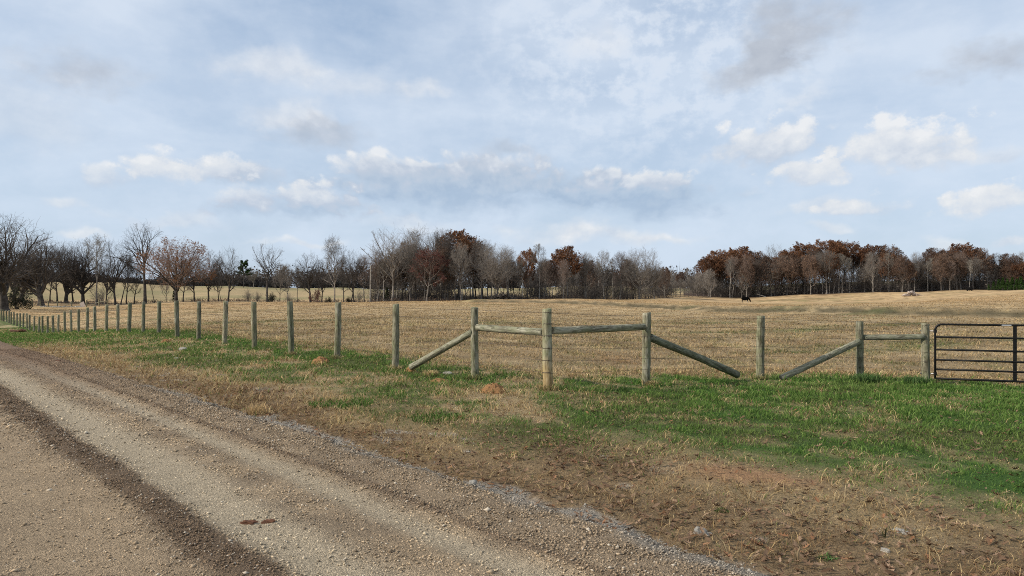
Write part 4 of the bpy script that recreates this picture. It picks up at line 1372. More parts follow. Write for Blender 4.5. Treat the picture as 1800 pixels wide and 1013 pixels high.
plant('wood0', 588, 414, 168, 'tall narrow oval bare tree standing alone left of the wood', 'bare_tree', rz=1.0, wide=.85)
plant('leaner', 617, 452, 170, 'dark stem leaning right at the edge of the wood', 'bare_tree', rz=0)
plant('vase2', 622, 438, 176, 'bare tree behind the leaning dark stem', 'bare_tree', rz=.6, wide=.8)
plant('red_shrub', 557, 508, 168, 'small crimson leaved bush in the open row', 'bush', 'bush')
plant('cedar', 307, 511, 172, 'dark cedar bush by the trunk of the orange tree', 'cedar_bush', 'bush')
plant('dark_shrub', 478, 515, 170, 'dark shrub at the foot of the twin forked tree', 'shrub', 'bush')
plant('shrub', 509, 514, 171, 'twiggy grey shrub right of the dark shrub', 'shrub', 'bush')
plant('dark_shrub', 578, 522, 170, 'low dark shrub left of the narrow oval tree', 'shrub', 'bush')
plant('dark_shrub', 612, 522, 170, 'low dark shrub at the foot of the leaning stem', 'shrub', 'bush')
plant('shrub', 630, 508, 172, 'rounded pale grey shrub beside the leaning stem', 'shrub', 'bush')
plant('shrub', 436, 508, 174, 'small leafless shrub in front of the pine', 'shrub', 'bush')
plant('shrub', 452, 512, 172, 'small leafless shrub left of the twin forked tree', 'shrub', 'bush')
plant('shrub', 180, 500, 176, 'leafless shrub by the slender pale tree', 'shrub', 'bush')
plant('dark_shrub', 30, 505, 135, 'dark shrub under the low boughs of the edge oak', 'shrub', 'bush')
# far trees on the hillside behind the left row
plant('vase1', 446, 470, 305, 'small pale bare tree on the far rise right of the pine', 'bare_tree')
plant('wood1', 385, 470, 305, 'small dark tree on the far rise left of the pine', 'bare_tree')

for (k, x, yt, d, lab, w) in (
        ('vase2', 128, 436, 188, 'dark fan of branches between two crooked stems behind the pen', .8),
        ('oak1', 24, 442, 190, 'dark low crown filling the gap behind the edge oak', .8),
        ('wood1', 88, 446, 190, 'thin dark tree close behind the broad oak', .9),
        ('vase2', 186, 450, 182, 'low dark tree between the slender pale tree and the double trunk', .8),
        ('wood1', 222, 446, 184, 'thin dark tree on the right of the double trunk', .8),
        ('vase2', 342, 448, 184, 'dark bare tree behind the right edge of the orange crown', .9),
        ('wood1', 384, 456, 186, 'thin bare tree left of the dense vase shaped tree', .8),
        ('wood0', 505, 462, 184, 'thin grey tree behind the twiggy grey shrub', .8),
        ('vase2', 566, 456, 186, 'bare tree filling the gap left of the narrow oval tree', .8),
        ('wood1', 604, 450, 184, 'thin dark tree between the narrow oval tree and the leaning stem', .8),
        ('wood2', 640, 446, 178, 'brownish thin tree at the pale pole', .8)):
    plant(k, x, yt, d, lab, 'bare_tree', wide=w)

# ---- middle wood: front trees one can tell apart
mid = [
    ('vase1', 690, 400, 166, 'tall pale bare tree with broad fan crown at left end of the middle wood', 1.0),
    ('wood2', 664, 440, 168, 'brown tinged bare tree at the very left end of the middle wood', .9),
    ('wood0', 722, 402, 170, 'tall grey bare tree beside the broad fan crown of the middle wood', .9),
    ('fan', 752, 400, 176, 'tall grey fan crowned tree behind the crimson tree', .95),
    ('crimson', 750, 436, 162, 'crimson leaved tree with a pale trunk at the front of the middle wood', 1.15),
    ('wood1', 778, 402, 168, 'dark trunked tall tree right of the crimson tree', .85),
    ('rust0', 806, 404, 178, 'rust topped tallest tree of the middle wood', 1.05),
    ('wood0', 811, 425, 165, 'grey tree with a pale straight trunk before the rust topped tree', .95),
    ('brown1', 832, 416, 182, 'dull brown crown falling away right of the tallest rust top', .85),
    ('wood3', 846, 420, 170, 'bare grey tree at the right shoulder of the rust topped tree', .9),
    ('fan', 874, 428, 164, 'wide bare grey tree with low forking above the brush heap', 1.0),
    ('wood3', 893, 436, 176, 'bare tree behind the right side of the wide grey fork', .9),
    ('rust0', 927, 438, 184, 'rust crowned tree left of the gap in the middle wood', .75),
    ('pole', 948, 428, 178, 'tall thin pale topped tree rising between two rust crowns', .9),
    ('wood1', 955, 452, 172, 'dark narrow tree under the thin pale topped tree', .8),
    ('rust2', 998, 433, 186, 'broad brown red crowned tree with visible pale limbs', 1.0),
    ('wood2', 990, 455, 176, 'reddish twiggy tree before the broad brown red crown', .8),
    ('wood3', 1030, 443, 186, 'grey bare tree just right of the brown red crown', .85),
    ('wood0', 1062, 439, 190, 'grey bare tree in the middle of the bare right half', .9),
    ('wood2', 1090, 441, 192, 'brown grey bare tree left of the big fan crowned tree', .85),
    ('fan', 1124, 436, 190, 'big bare fan crowned tree near the right end of the middle wood', 1.05),
    ('vase1', 1150, 456, 192, 'lower bare tree leaning out at the right end of the middle wood', .9),
    ('brown0', 1168, 470, 198, 'low brown tree closing the right end of the middle wood', .8),
]
for i, (k, x, yt, d, lab, w) in enumerate(mid):
    plant(k, x, yt, d, lab, 'crimson_tree' if k == 'crimson' else ('rust_leaved_tree' if 'rust' in k else 'bare_tree'), wide=w, rz=i * 1.7)
rg = np.random.default_rng(17)
GM = 'unremarkable bare trees filling the middle wood'
for i in range(104):
    x = 655 + (1172 - 655) * (i + rg.random()) / 104
    edge = np.interp(x, [640, 665, 700, 760, 820, 860, 900, 960, 1000, 1060, 1120, 1160, 1180], [468, 448, 418, 415, 418, 435, 448, 452, 448, 450, 452, 470, 480])
    d = np.interp(x, [650, 880, 1000, 1160], [166, 168, 182, 200]) + rg.random() ** 1.3 * 42
    k = rg.choice(['wood0', 'wood1', 'wood2', 'wood3', 'pole', 'sapling', 'brown1', 'wood1'])
    yt = edge + 3 + rg.random() ** 1.2 * (30 if k != 'sapling' else 20) + (38 if k == 'sapling' else 0)
    plant(str(k), x, min(yt, 505), d, 'thin bare tree among the crowded grey trunks inside the middle wood', 'bare_tree', 'tree', GM, wide=.70 + .35 * rg.random())
plant('cedar', 680, 505, 168, 'dark cedar bush at the left foot of the middle wood', 'cedar_bush', 'bush')
# ---- thicket between the two woods
for i, x in enumerate(range(1172, 1250, 7)):
    plant('sapling', x + rg.random() * 4, (484 if x > 1185 else 474) - 14 * max(0, (x - 1205) / 40) + rg.random() * 10, 212 + rg.random() * 10, 'pale grey sapling of the low thicket between the two woods', 'sapling', 'tree', 'saplings of the pale thicket', wide=1.1)
plant('brown0', 1196, 478, 232, 'small tan topped tree behind the pale thicket', 'bare_tree', wide=.8)
plant('pole', 1209, 470, 236, 'thin bare tree top poking above the pale thicket', 'bare_tree', wide=.6)
# ---- right wood: front and canopy trees one can tell apart
right = [
    ('rust1', 1247, 452, 226, 'low rust crown sloping down at the left end of the right wood', .95),
    ('rust0', 1268, 438, 228, 'dark red rounded crown second from the left end of the right wood', 1.05),
    ('pole', 1283, 455, 221, 'single straight pale trunk standing in front of the dark red crown', .95),
    ('rust2', 1306, 434, 232, 'flat topped rust oak above the black and white cow', 1.0),
    ('sapling', 1304, 468, 221, 'pale forked trunk directly behind the grazing cow', 1.0),
    ('brown0', 1332, 442, 230, 'brown crowned tree right of the flat topped rust oak', 1.0),
    ('vase1', 1362, 429, 236, 'airy pale bare crown rising between rust crowns', .8),
    ('vase1', 1356, 460, 222, 'pale stemmed tree splitting into three upright limbs', .9),
    ('rust1', 1388, 440, 230, 'bright orange rust crown stepping up to the highest crowns', 1.0),
    ('rust0', 1412, 427, 234, 'rust crown at the left of the highest part of the right wood', 1.0),
    ('rust2', 1452, 422, 232, 'highest and broadest orange rust crown of the right wood', 1.15),
    ('rust1', 1484, 424, 236, 'dark rust crown joined to the right of the highest crown', 1.0),
    ('pole', 1446, 450, 221, 'pale crooked trunk under the highest rust crown', .9),
    ('sapling', 1465, 478, 221, 'pale grey many stemmed small tree before the dark trunks', 1.0),
    ('rust0', 1532, 430, 230, 'brown rust crown with a dark olive top left of the gap', 1.0),
    ('brown1', 1562, 431, 228, 'dark brown crown at the gap in the right wood canopy', .95),
    ('vase1', 1520, 462, 220, 'dark red twigged tree with pale spreading limbs', 1.0),
    ('vase1', 1584, 455, 222, 'tan tinged tree in the gap right of the dark brown crown', .9),
    ('wood0', 1612, 442, 226, 'pale grey bare tree in the gap of the canopy', .85),
    ('brown0', 1640, 436, 226, 'brown crown left of the broad red brown mass', .95),
    ('rust2', 1690, 428, 224, 'broad red brown crown above the rubble heap side of the hill', 1.15),
    ('brown1', 1665, 440, 222, 'purple brown tree left beside the broad red brown crown', 1.0),
    ('brown0', 1722, 436, 222, 'brown tree right of the broad red brown crown', 1.0),
    ('wood1', 1752, 444, 222, 'grey brown bare tree above the young green pines', 1.0),
    ('brown1', 1775, 446, 220, 'dull brown crown near the right frame edge', 1.0),
    ('wood0', 1798, 441, 224, 'pale bare tree cut by the right frame edge', 1.0),
    ('wood2', 1835, 440, 220, 'bare tree beyond the right frame edge', 1.0),
    ('pole', 1736, 476, 218, 'thin pale stem between brown crown and young pines', .8),
]
for i, (k, x, yt, d, lab, w) in enumerate(right):
    plant(k, x, yt, d, lab, 'rust_leaved_tree' if 'rust' in k else ('brown_leaved_tree' if 'brown' in k else 'bare_tree'), wide=w * (1.12 if 'rust' in k or 'brown' in k else 1.0), rz=i * 2.1)
GR = 'unremarkable trunks filling the right wood'
for i in range(124):
    x = 1232 + (1850 - 1232) * (i + rg.random()) / 124
    edge = np.interp(x, [1230, 1260, 1310, 1360, 1410, 1450, 1500, 1570, 1600, 1690, 1750, 1850], [490, 460, 452, 455, 446, 442, 444, 450, 462, 446, 462, 460])
    d = np.interp(x, [1230, 1450, 1600, 1850], [221, 218, 216, 216]) + rg.random() ** 1.4 * 34
    k = str(rg.choice(['wood0', 'wood1', 'wood2', 'brown0', 'brown0', 'sapling', 'brown1', 'pole', 'rust1', 'wood3']))
    yt = edge - 8 + rg.random() * 17 + (34 + 14 * rg.random() if k == 'sapling' else 0)
    plant(k, x, min(yt, 492), d, 'thin dark or pale trunk among the crowded trees inside the right wood', 'bare_tree', 'tree', GR, wide=.75 + .4 * rg.random())
for i, (x, yt) in enumerate(((1738, 500), (1747, 494), (1755, 491), (1763, 488), (1771, 490), (1779, 487), (1787, 490), (1795, 486), (1804, 489), (1812, 487))):
    plant('young_pine', x, yt, 209 + (i % 3) * 3, 'bright green young pine in the dense stand at the right end of the field', 'young_pine', 'tree', 'young pines at the end of the field', wide=1.25)

# ---- undergrowth and far woods (masses nobody could count)
rg = np.random.default_rng(23)


def thicket(name, px_, d_, h_, label, mats, lm_count, cat, per=34, leaf=None, r=.022):
    n = len(px_)
    X = (px_ - 900) / F * d_
    Z = terrain(X, d_)
    B = n * per
    st = np.repeat(np.stack([X, d_, Z - .1], -1), per, 0) + np.c_[rg.normal(0, .8, (B, 2)), np.zeros(B)]
    a = rg.random(B) * 6.283; el = np.radians(np.clip(rg.normal(66, 15, B), 20, 90))
    dv = np.stack([np.cos(a) * np.cos(el), np.sin(a) * np.cos(el), np.sin(el)], -1)
    st = st + dv * (rg.random(B) * .55 * np.repeat(h_, per))[:, None]
    ln = np.repeat(h_, per) * (.25 + .5 * rg.random(B))
    P, R = grow(rg, st, dv, ln, np.full(B, r), 4, .22, .02, .4)
    V, Q = tube_arrays(P, R, 3)
    mi = np.zeros(len(Q), int)
    if leaf:
        pts = rand_on(rg, P, leaf[0], .1)
        v, q = leaf_quads(rg, pts, leaf[1], spread=leaf[2])
        Q = np.vstack([Q, q + len(V)]); V = np.vstack([V, v]); mi = np.concatenate([mi, np.ones(len(q), int)])
    o = obj(name, mesh_np(name, V, Q, mats, mat_idx=mi))
    return tag(o, label, cat, None, 'stuff')


n = 330
x = 652 + rg.random(n) * 530
d = np.interp(x, [650, 880, 1000, 1160], [170, 172, 186, 204]) + rg.random(n) * 36
gap = (np.abs(x - 850) < 50) | (np.abs(x - 905) < 14) | (np.abs(x - 970) < 16)
h = (1.5 + rg.random(n) * 5.0) * np.where(gap, .35, 1)
thicket('undergrowth', x, d, h, 'tangled dark brush under the middle wood', [T_dark, L_grey], 0, 'undergrowth', 44, (9000, .16, .25))
n = 420
x = 1215 + rg.random(n) * 640
d = np.interp(x, [1200, 1450, 1600, 1850], [222, 219, 217, 217]) + rg.random(n) * 30
thicket('undergrowth', x, d, 2.0 + rg.random(n) * 6.5, 'tangled dark brush filling the right wood', [T_dark, L_grey], 0, 'undergrowth', 48, (16000, .20, .3))
# low brush along the tree feet
n = 260
x = np.concatenate([rg.random(130) * 640, 650 + rg.random(130) * 540])
d = np.where(x < 650, 180 + rg.random(n) * 5, np.interp(x, [650, 880, 1000, 1180], [164, 166, 181, 202]) + rg.random(n) * 3)
thicket('low_brush', x, d, .5 + .7 * rg.random(n) ** 2, 'low dark brush and leaf drift along the feet of the trees', [T_dark, L_brown], 0, 'brush', 26, (6000, .10, .2))
# far woods on the rise behind the left row
n = 560
x = -60 + rg.random(n) * 1330
d = 334 + rg.random(n) * 30
hh = np.interp(x, [-60, 60, 170, 200, 260, 330, 380, 430, 560, 640, 760, 860, 900, 1270], [6, 6, 4, 2.2, 2.4, 4, 7.5, 8, 9, 10.5, 9.5, 9, 9, 9]) * (.75 + .4 * rg.random(n))
M_farwood = foliage_mat('far_wood_haze', ((.050, .044, .046), (.095, .080, .075), (.155, .122, .102)), .1, .25)
thicket('far_wood', x, d, hh, 'far dull brown wood along the top of the rise', [T_grey, M_farwood], 0, 'wood', 30, (34000, .55, .6), .05)
hd = np.where((x > 330), 1.0, .55) * 2.6
M_farpine = foliage_mat('far_dark_hedge', ((.030, .033, .034), (.045, .047, .044), (.070, .068, .058)), .1, .25)  # hedge tones lightened, distance haze is put into the colour
thicket('far_hedge', x, 328 + rg.random(n) * 5, hd, 'dark hedge line at the foot of the far wood', [T_dark, M_farpine], 0, 'hedge', 20, (22000, .4, .4), .04)

# ---- brush heap under the middle wood, dead pole
def sticks_heap(name, X, Y, w, h, n, mat, label, cat, seed, r=.05):
    rg_ = np.random.default_rng(seed)
    a = rg_.random(n) * 6.283; el = np.radians(rg_.normal(18, 14, n))
    u = rg_.random(n) * 2 - 1
    st = np.c_[u * w * .5, rg_.normal(0, .5, n), rg_.random(n) * h * .75 * (1 - u * u)]
    dv = np.stack([np.cos(a) * np.cos(el), np.sin(a) * np.cos(el), np.sin(el)], -1)
    P, R = grow(rg_, st - dv * .6, dv, .8 + 1.6 * rg_.random(n), r * (.4 + .8 * rg_.random(n)), 4, .12, 0, .5)
    V, Q = tube_arrays(P, R, 5)
    o = obj(name, mesh_np(name, V, Q, [mat]), None, (X, Y, tz(X, Y)))
    return tag(o, label, cat)


X, Y = gxy(884, 526, 161)
sticks_heap('brush_heap', X, Y, 4.2, 1.5, 240, B_dark, 'dark heap of fallen branches at the foot of the middle wood', 'brush heap', 5, .07)
X, Y = gxy(651, 530, 165)
zb = tz(X, Y)
o = place_log('dead_pole', (X, Y, zb - .2), (X + .1, Y, ztop(467, Y)), .17, .12, 77, B_pale, None, np.zeros(3))
tag(o, 'bare pale upright pole at the left edge of the middle wood', 'pole')
X, Y = gxy(1338, 521, 220)
o = place_log('fallen_trunk', (X - 1.2, Y, tz(X, Y) + .9), (X + 1.4, Y + .2, tz(X, Y) + .1), .10, .12, 78, B_pale, None, np.zeros(3))
tag(o, 'pale fallen trunk slanting to the ground behind the grazing cow', 'log')

# ------------------------------------------------------------------ pale heap on the rise
rg = np.random.default_rng(31)
GP = 'bleached chunks heaped on the rise'
X0, Y0 = gxy(1601, 520, 190)
Z0 = tz(X0, Y0)
k = 0
for (u, zz, sx_, sz_, rot) in ((-1.5, .25, .5, .4, .2), (-.9, .3, .6, .45, -.3), (-.2, .28, .55, .4, .5), (.6, .3, .6, .4, .2), (1.3, .22, .5, .35, -.2), (-.7, .75, .55, .4, .5), (0., .8, .6, .35, -.2), (.6, .72, .5, .35, .3), (-.2, .98, .45, .25, .1), (1.8, .18, .4, .25, .6), (-1.9, .15, .3, .22, 0), (.25, 1.05, .4, .25, .4)):
    o = obj('bleached_chunk', lump_mesh('bleached_chunk', (sx_, .45, sz_ * .8), 40 + k, M_bone, 2), None, (X0 + u, Y0 + rg.normal(0, .25), Z0 + zz))
    o.rotation_euler = (rg.normal(0, .3), rot, rg.random() * 3)
    tag(o, 'pale pinkish chunk in the heap on the rise before the right wood', 'rubble', GP); k += 1
for (u, zz, L, a) in ((-.6, .7, 2.2, .5), (.9, .6, 2.0, -.35), (1.9, .3, 1.6, -.2)):
    o = place_log('bleached_log', (X0 + u - L / 2, Y0 - .5, Z0 + zz - L / 2 * math.sin(a)), (X0 + u + L / 2 * math.cos(a), Y0 - .4, Z0 + zz + L / 2 * math.sin(a)), .13, .09, 60 + k, M_bone, None, np.zeros(3))
    tag(o, {0: 'pale log slanting up the left of the heap on the rise', 1: 'pale log slanting down the right of the heap on the rise', 2: 'small pale log at the far right foot of the heap on the rise'}[k - 12], 'log'); k += 1

# ------------------------------------------------------------------ pen fence by the left oaks
PO = np.array([*gxy(110, 540, 160), 0.0]); PO[2] = tz(PO[0], PO[1])
pen = empty('pen_fence', PO)
tag(pen, 'low grey post and rail pen fence under the bare oaks', 'fence')
pp = []
for i, xx in enumerate((15, 29, 41, 57, 71, 85, 101, 126, 142, 152, 174, 189)):
    X, Y = gxy(xx, 540, 160)
    zb = tz(X, Y)
    place_log('post', (X, Y, zb - .1), (X, Y, zb + 1.25 + (.15 if xx > 140 else 0)), .125, .12, 200 + i, M_post, pen, PO)
    pp.append((X, Y, zb))
for h in (.35, .75, 1.08):
    P = np.array([[(x_, y_ - .1, z_ + h) for (x_, y_, z_) in pp[:9]]])
    V, q = tube_arrays(P, np.full(P.shape[:2], .02), 4)
    obj('wire_strand', mesh_np('wire_strand', V - PO, q, [M_wire]), pen, (0, 0, 0))
for a, b in ((7, 8), (10, 11)):
    place_log('rail', np.array(pp[a]) + (0, 0, 1.0), np.array(pp[b]) + (0, 0, 1.05), .07, .07, 230 + a, M_rail, pen, PO)
place_log('brace', np.array(pp[7]) + (-2.0, 0, .1), np.array(pp[7]) + (0, 0, .9), .07, .07, 240, M_rail, pen, PO)
place_log('brace', np.array(pp[10]) + (-1.9, 0, .1), np.array(pp[10]) + (0, 0, .95), .07, .07, 241, M_rail, pen, PO)
# pen gate frame behind
X, Y = gxy(163, 530, 174); zb = tz(X, Y)
pg = empty('pen_gate', (X, Y, zb)); tag(pg, 'small dark rail gate standing behind the pen fence', 'gate')
for dx in (-1.1, 1.1):
    place_log('gate_post', (X + dx, Y, zb - .1), (X + dx, Y, zb + 1.35), .07, .07, 250 + int(dx * 10), B_dark, pg, np.array([X, Y, zb]))
for h in (.5, .85, 1.2):
    place_log('gate_bar', (X - 1.1, Y - .09, zb + h), (X + 1.1, Y - .09, zb + h), .035, .035, 260 + int(h * 10), B_dark, pg, np.array([X, Y, zb]))
# tilted pale panel
X, Y = gxy(147, 537, 158); zb = tz(X, Y)
o = obj('tilted_panel', box_mesh('tilted_panel', (-.45, -.04, 0), (.45, .04, 1.15), M_bone, .02), None, (X, Y, zb + .0))
o.rotation_euler = (-.25, -.5, .1)
tag(o, 'pale grey panel leaning over beside the pen fence', 'panel')
rg = np.random.default_rng(41)
for i in range(26):
    xx = 70 + 74 * (i + rg.random() * .8) / 26
    X, Y = gxy(xx, 541, 157.5 + rg.random() * 1.2)
    sz = .16 + .16 * rg.random()
    o = obj('pen_stone', lump_mesh('pen_stone', (sz, sz * .8, sz * .7), 300 + i, M_rock, 2), None, (X, Y, tz(X, Y) + sz * .3))
    tag(o, 'whitish stone in the row along the foot of the pen fence', 'stone', 'row of whitish stones by the pen')

# ------------------------------------------------------------------ cattle
M_cow, nt, out = new_mat('black_and_white_hide')
tc = nt.n('ShaderNodeTexCoord').outputs['Object']
sp = nt.n('ShaderNodeSeparateXYZ', None, {0: tc})
nz = nt.noise(tc, 3.0, 2)
belly = nt.math('MULTIPLY', nt.remap(nt.math('ADD', sp.outputs[2], nt.math('MULTIPLY', nz, .22)), .50, .60, 1, 0), nt.remap(nt.math('ABSOLUTE', sp.outputs[0]), .55, .72, 1, 0))
principled(nt, out, nt.mix(belly, (.003, .003, .003, 1), (.42, .40, .37, 1)), 1.0, spec=0)
M_black, nt, out = new_mat('black_hide')
tc = nt.n('ShaderNodeTexCoord').outputs['Object']
principled(nt, out, nt.mix(nt.noise(tc, 5, 3), (.006, .006, .007, 1), (.010, .009, .008, 1)), 1.0, spec=0)


def cow_mesh(name, mat, grazing=True):
    vs = []; rs = []; es = []
    def add(p, r, parent=None):
        vs.append(p); rs.append(r if isinstance(r, tuple) else (r, r))
        if parent is not None: es.append((parent, len(vs) - 1))
        return len(vs) - 1
    hip = add((-.62, 0, 1.10), (.36, .42))
    b1 = add((-.25, 0, 1.03), (.44, .50), hip)
    b2 = add((.15, 0, 1.02), (.45, .52), b1)
    ch = add((.55, 0, 1.05), (.38, .48), b2)
    nk = add((.85, 0, 1.02), (.24, .30), ch)
    if grazing:
        n2 = add((1.08, 0, .74), (.17, .20), nk); hd = add((1.20, 0, .46), (.16, .17), n2); mz = add((1.27, 0, .20), (.085, .08), hd); ez = .52; ex_ = 1.17
    else:
        n2 = add((1.08, 0, 1.25), (.14, .16), nk); hd = add((1.28, 0, 1.38), (.13, .13), n2); mz = add((1.52, 0, 1.26), (.085, .08), hd); ez = 1.45; ex_ = 1.22
    for s in (-1, 1):
        e0 = add((ex_, s * .12, ez + .05), .05, hd); add((ex_ - .03, s * .25, ez + .03), .03, e0)
        # hind leg: stifle forward, hock back
        a = add((-.66, s * .17, .86), (.20, .18), hip); b = add((-.52, s * .18, .64), (.105, .09), a); c = add((-.74, s * .18, .42), (.058, .055), b); d_ = add((-.70, s * .18, .10), (.048, .045), c); add((-.66, s * .18, .0), (.06, .055), d_)
        a = add((.52, s * .16, .72), (.15, .13), ch); b = add((.55, s * .17, .42), (.06, .055), a); c = add((.55 + .08 * s, s * .17, .10), (.045, .042), b); add((.58 + .08 * s, s * .17, .0), (.058, .052), c)
    t = add((-.88, 0, 1.16), .05, hip); t2 = add((-.96, 0, .85), .028, t); add((-.97, 0, .48), .035, t2)
    ud = add((-.32, 0, .70), (.13, .12), b1)
    me = bpy.data.meshes.new(name)
    me.from_pydata(vs, es, [])
    o = bpy.data.objects.new('tmp_body', me); COL.objects.link(o)
    sk = o.modifiers.new('skin', 'SKIN'); sk.use_smooth_shade = True
    lay = me.skin_vertices[0].data
    for i, r_ in enumerate(rs):
        lay[i].radius = r_
        lay[i].use_root = (i == 0)
    ss_ = o.modifiers.new('sub', 'SUBSURF'); ss_.levels = 2; ss_.render_levels = 2
    dg = bpy.context.evaluated_depsgraph_get()
    new = bpy.data.meshes.new_from_object(o.evaluated_get(dg))
    new.name = name
    bpy.data.objects.remove(o); bpy.data.meshes.remove(me)
    new.materials.clear(); new.materials.append(mat)
    return new


X, Y = gxy(1310, 532, 186)
o = obj('cow', cow_mesh('cow', M_cow, True), None, (X, Y, tz(X, Y) - .02)); o.rotation_euler = (0, 0, -.5); o.scale = (.98, .98, .98)
tag(o, 'black cow with white belly grazing in the open field before the wood', 'cow', 'cattle in the field')
X, Y = gxy(1704, 512, 207)
o = obj('cow', cow_mesh('cow', M_black, False), None, (X, Y, tz(X, Y) - .45)); o.rotation_euler = (0, 0, 2.2)
tag(o, 'distant black cow half hidden behind the crest near the young pines', 'cow', 'cattle in the field')
# ------------------------------------------------------------------ far ridge
xs = np.linspace(-900, -200, 140)
ridge = (24 + 10 * fbm(xs * .01 + 3, xs * 0, 201, 4)) * sstep(-260, -420, xs) * sstep(-900, -760, xs)
rows_ = []
for j, (dy, f_) in enumerate(((0, 0.0), (60, .5), (140, .9), (220, 1.0), (420, .3), (600, 0))):
    rows_.append(np.c_[xs, np.full(len(xs), 980 + dy), ridge * f_ - 2 + (fbm(xs * .03, np.full(len(xs), j * 3.0), 205, 3) - .5) * 5 * (f_ > 0)])
V = np.concatenate(rows_)
idx = np.arange(len(V)).reshape(6, -1)
q = np.stack([idx[:-1, :-1], idx[:-1, 1:], idx[1:, 1:], idx[1:, :-1]], -1).reshape(-1, 4)
M_ridge, nt, out = new_mat('distant_wooded_ridge')
tc = nt.n('ShaderNodeTexCoord').outputs['Object']
f = nt.noise(tc, .06, 5, .7)
principled(nt, out, nt.mix(nt.remap(f, .35, .65), (.075, .085, .115, 1), (.14, .15, .18, 1)), 1.0, spec=0)  # blue-grey colour paints the air haze over the far ridge
o = obj('hills', mesh_np('hills', V, q, [M_ridge], smooth=True))
tag(o, 'bluish wooded ridge far behind the left trees', None, None, 'structure')

# ------------------------------------------------------------------ sky
SUN_EL = 30.0; SUN_AZ = -104.0        # degrees, azimuth clockwise from the viewing direction
w = bpy.data.worlds.new('World'); scn.world = w; w.use_nodes = True
t = w.node_tree; t.nodes.clear(); nt = NT(t)
out = nt.n('ShaderNodeOutputWorld')
sky = nt.n('ShaderNodeTexSky', {'sky_type': 'NISHITA', 'sun_disc': False, 'sun_elevation': math.radians(SUN_EL), 'sun_rotation': math.radians(SUN_AZ) % (2 * math.pi), 'air_density': 1.0, 'dust_density': 1.0, 'ozone_density': 1.2})
STR = .10
dirv = nt.n('ShaderNodeTexCoord').outputs['Generated']
sp = nt.n('ShaderNodeSeparateXYZ', None, {0: dirv})
az = nt.math('ARCTAN2', sp.outputs[0], sp.outputs[1])
el = nt.math('ARCSINE', sp.outputs[2])
ang = nt.n('ShaderNodeCombineXYZ', None, {0: az, 1: el, 2: 0.0}).outputs[0]


def vmath(op, a, b=None, c=None, o='Vector'):
    ins = {0: a}
    if b is not None: ins[1] = b
    if c is not None: ins[2] = c
    nd = nt.n('ShaderNodeVectorMath', {'operation': op}, ins)
    return nd.outputs[o]


def wnoise(scale, amp, off):
    v = vmath('ADD', ang, (off, off * 1.7, off * .3))
    c = nt.n('ShaderNodeTexNoise', {'noise_dimensions': '2D'}, {'Vector': v, 'Scale': scale, 'Detail': 4.0, 'Roughness': .6}).outputs['Color']
    return vmath('MULTIPLY', vmath('SUBTRACT', c, (.5, .5, .5)), (amp, amp * .62, 0))


wp = vmath('ADD', ang, wnoise(13, .045, 3.1))
wp_soft = vmath('ADD', ang, wnoise(9, .09, 5.3))

# cloud: px centre x, y, half width, half height, opacity, brightness, shading slope, softness
CL = [
    (1347, 266, 92, 44, .95, .84, .28, .45), (1592, 268, 118, 52, .97, .90, .26, .45), (1428, 310, 58, 30, .95, .90, .20, .45), (1498, 366, 78, 22, .9, .88, .2, .5), (1738, 362, 86, 34, .97, .93, .16, .45),
    (190, 322, 52, 28, .7, .80, .18, .7), (278, 302, 52, 33, .92, .93, .22, .55), (375, 298, 62, 30, .92, .90, .30, .55), (432, 318, 60, 26, .7, .42, .22, .7), (106, 358, 38, 15, .55, .80, .2, .8),
    (428, 352, 52, 30, .9, .86, .3, .5), (556, 350, 66, 30, .92, .86, .3, .5), (500, 372, 130, 24, .75, .44, .18, .7),
    (660, 297, 70, 30, .85, .80, .3, .6), (758, 287, 38, 9, .55, .96, .05, .8), (800, 345, 240, 54, 1.0, .05, .14, .75), (700, 330, 110, 40, .6, .30, .2, .8), (862, 302, 95, 30, .75, .52, .34, .6),
    (762, 318, 80, 26, .8, .62, .32, .6), (930, 330, 100, 26, .75, .55, .32, .6), (1062, 346, 75, 22, .8, .58, .30, .6), (590, 366, 70, 20, .7, .60, .25, .7), (1110, 350, 135, 46, 1.0, .04, .18, .75), (1180, 336, 60, 26, .6, .45, .3, .6), (1160, 320, 62, 20, .9, .88, .2, .5), (1062, 309, 36, 14, .85, .95, .1, .6), (1010, 352, 60, 30, .7, .34, .2, .7),
    (1050, 410, 165, 26, .85, .82, .12, .8), (1190, 412, 80, 14, .6, .78, .1, .8), (470, 116, 115, 46, .62, .92, .16, .9), (640, 140, 80, 30, .45, .86, .1, .9),
    (562, 236, 105, 34, .92, .30, .10, .8), (500, 196, 80, 26, .6, .82, .1, .9), (1396, 66, 115, 64, 1.0, .22, .06, .75), (1325, 125, 85, 36, 1.0, .18, .05, .75),
    (1735, 105, 120, 34, .95, .26, .06, .75), (745, 160, 50, 20, .6, .86, .1, .9), (140, 142, 170, 50, .75, .38, .06, .9), (890, 276, 70, 26, .85, .30, .12, .75),
    (530, 428, 75, 9, .7, .90, .05, .9), (130, 412, 60, 10, .65, .90, .05, .9), (1452, 409, 42, 9, .55, .86, .08, .8), (1690, 430, 70, 12, .6, .88, .1, .8), (1780, 428, 40, 12, .7, .92, .1, .7), (1440, 372, 60, 14, .5, .8, .1, .8),
    (1730, 285, 90, 18, .6, .82, .1, .8), (1410, 175, 60, 20, .55, .95, .06, .8), (1465, 214, 20, 7, .45, .95, .05, .9), (1060, 85, 60, 40, .5, .98, .06, .9), (1300, 330, 60, 10, .35, .5, .1, .9),
    (20, 200, 200, 90, .35, .80, .06, 1.0), (300, 385, 130, 16, .55, .72, .1, .9), (720, 400, 120, 16, .5, .74, .06, 1.0),
]


def pang(x, y):
    return math.atan2(x - 900, F), math.atan2(HZ - y, math.hypot(F, x - 900))


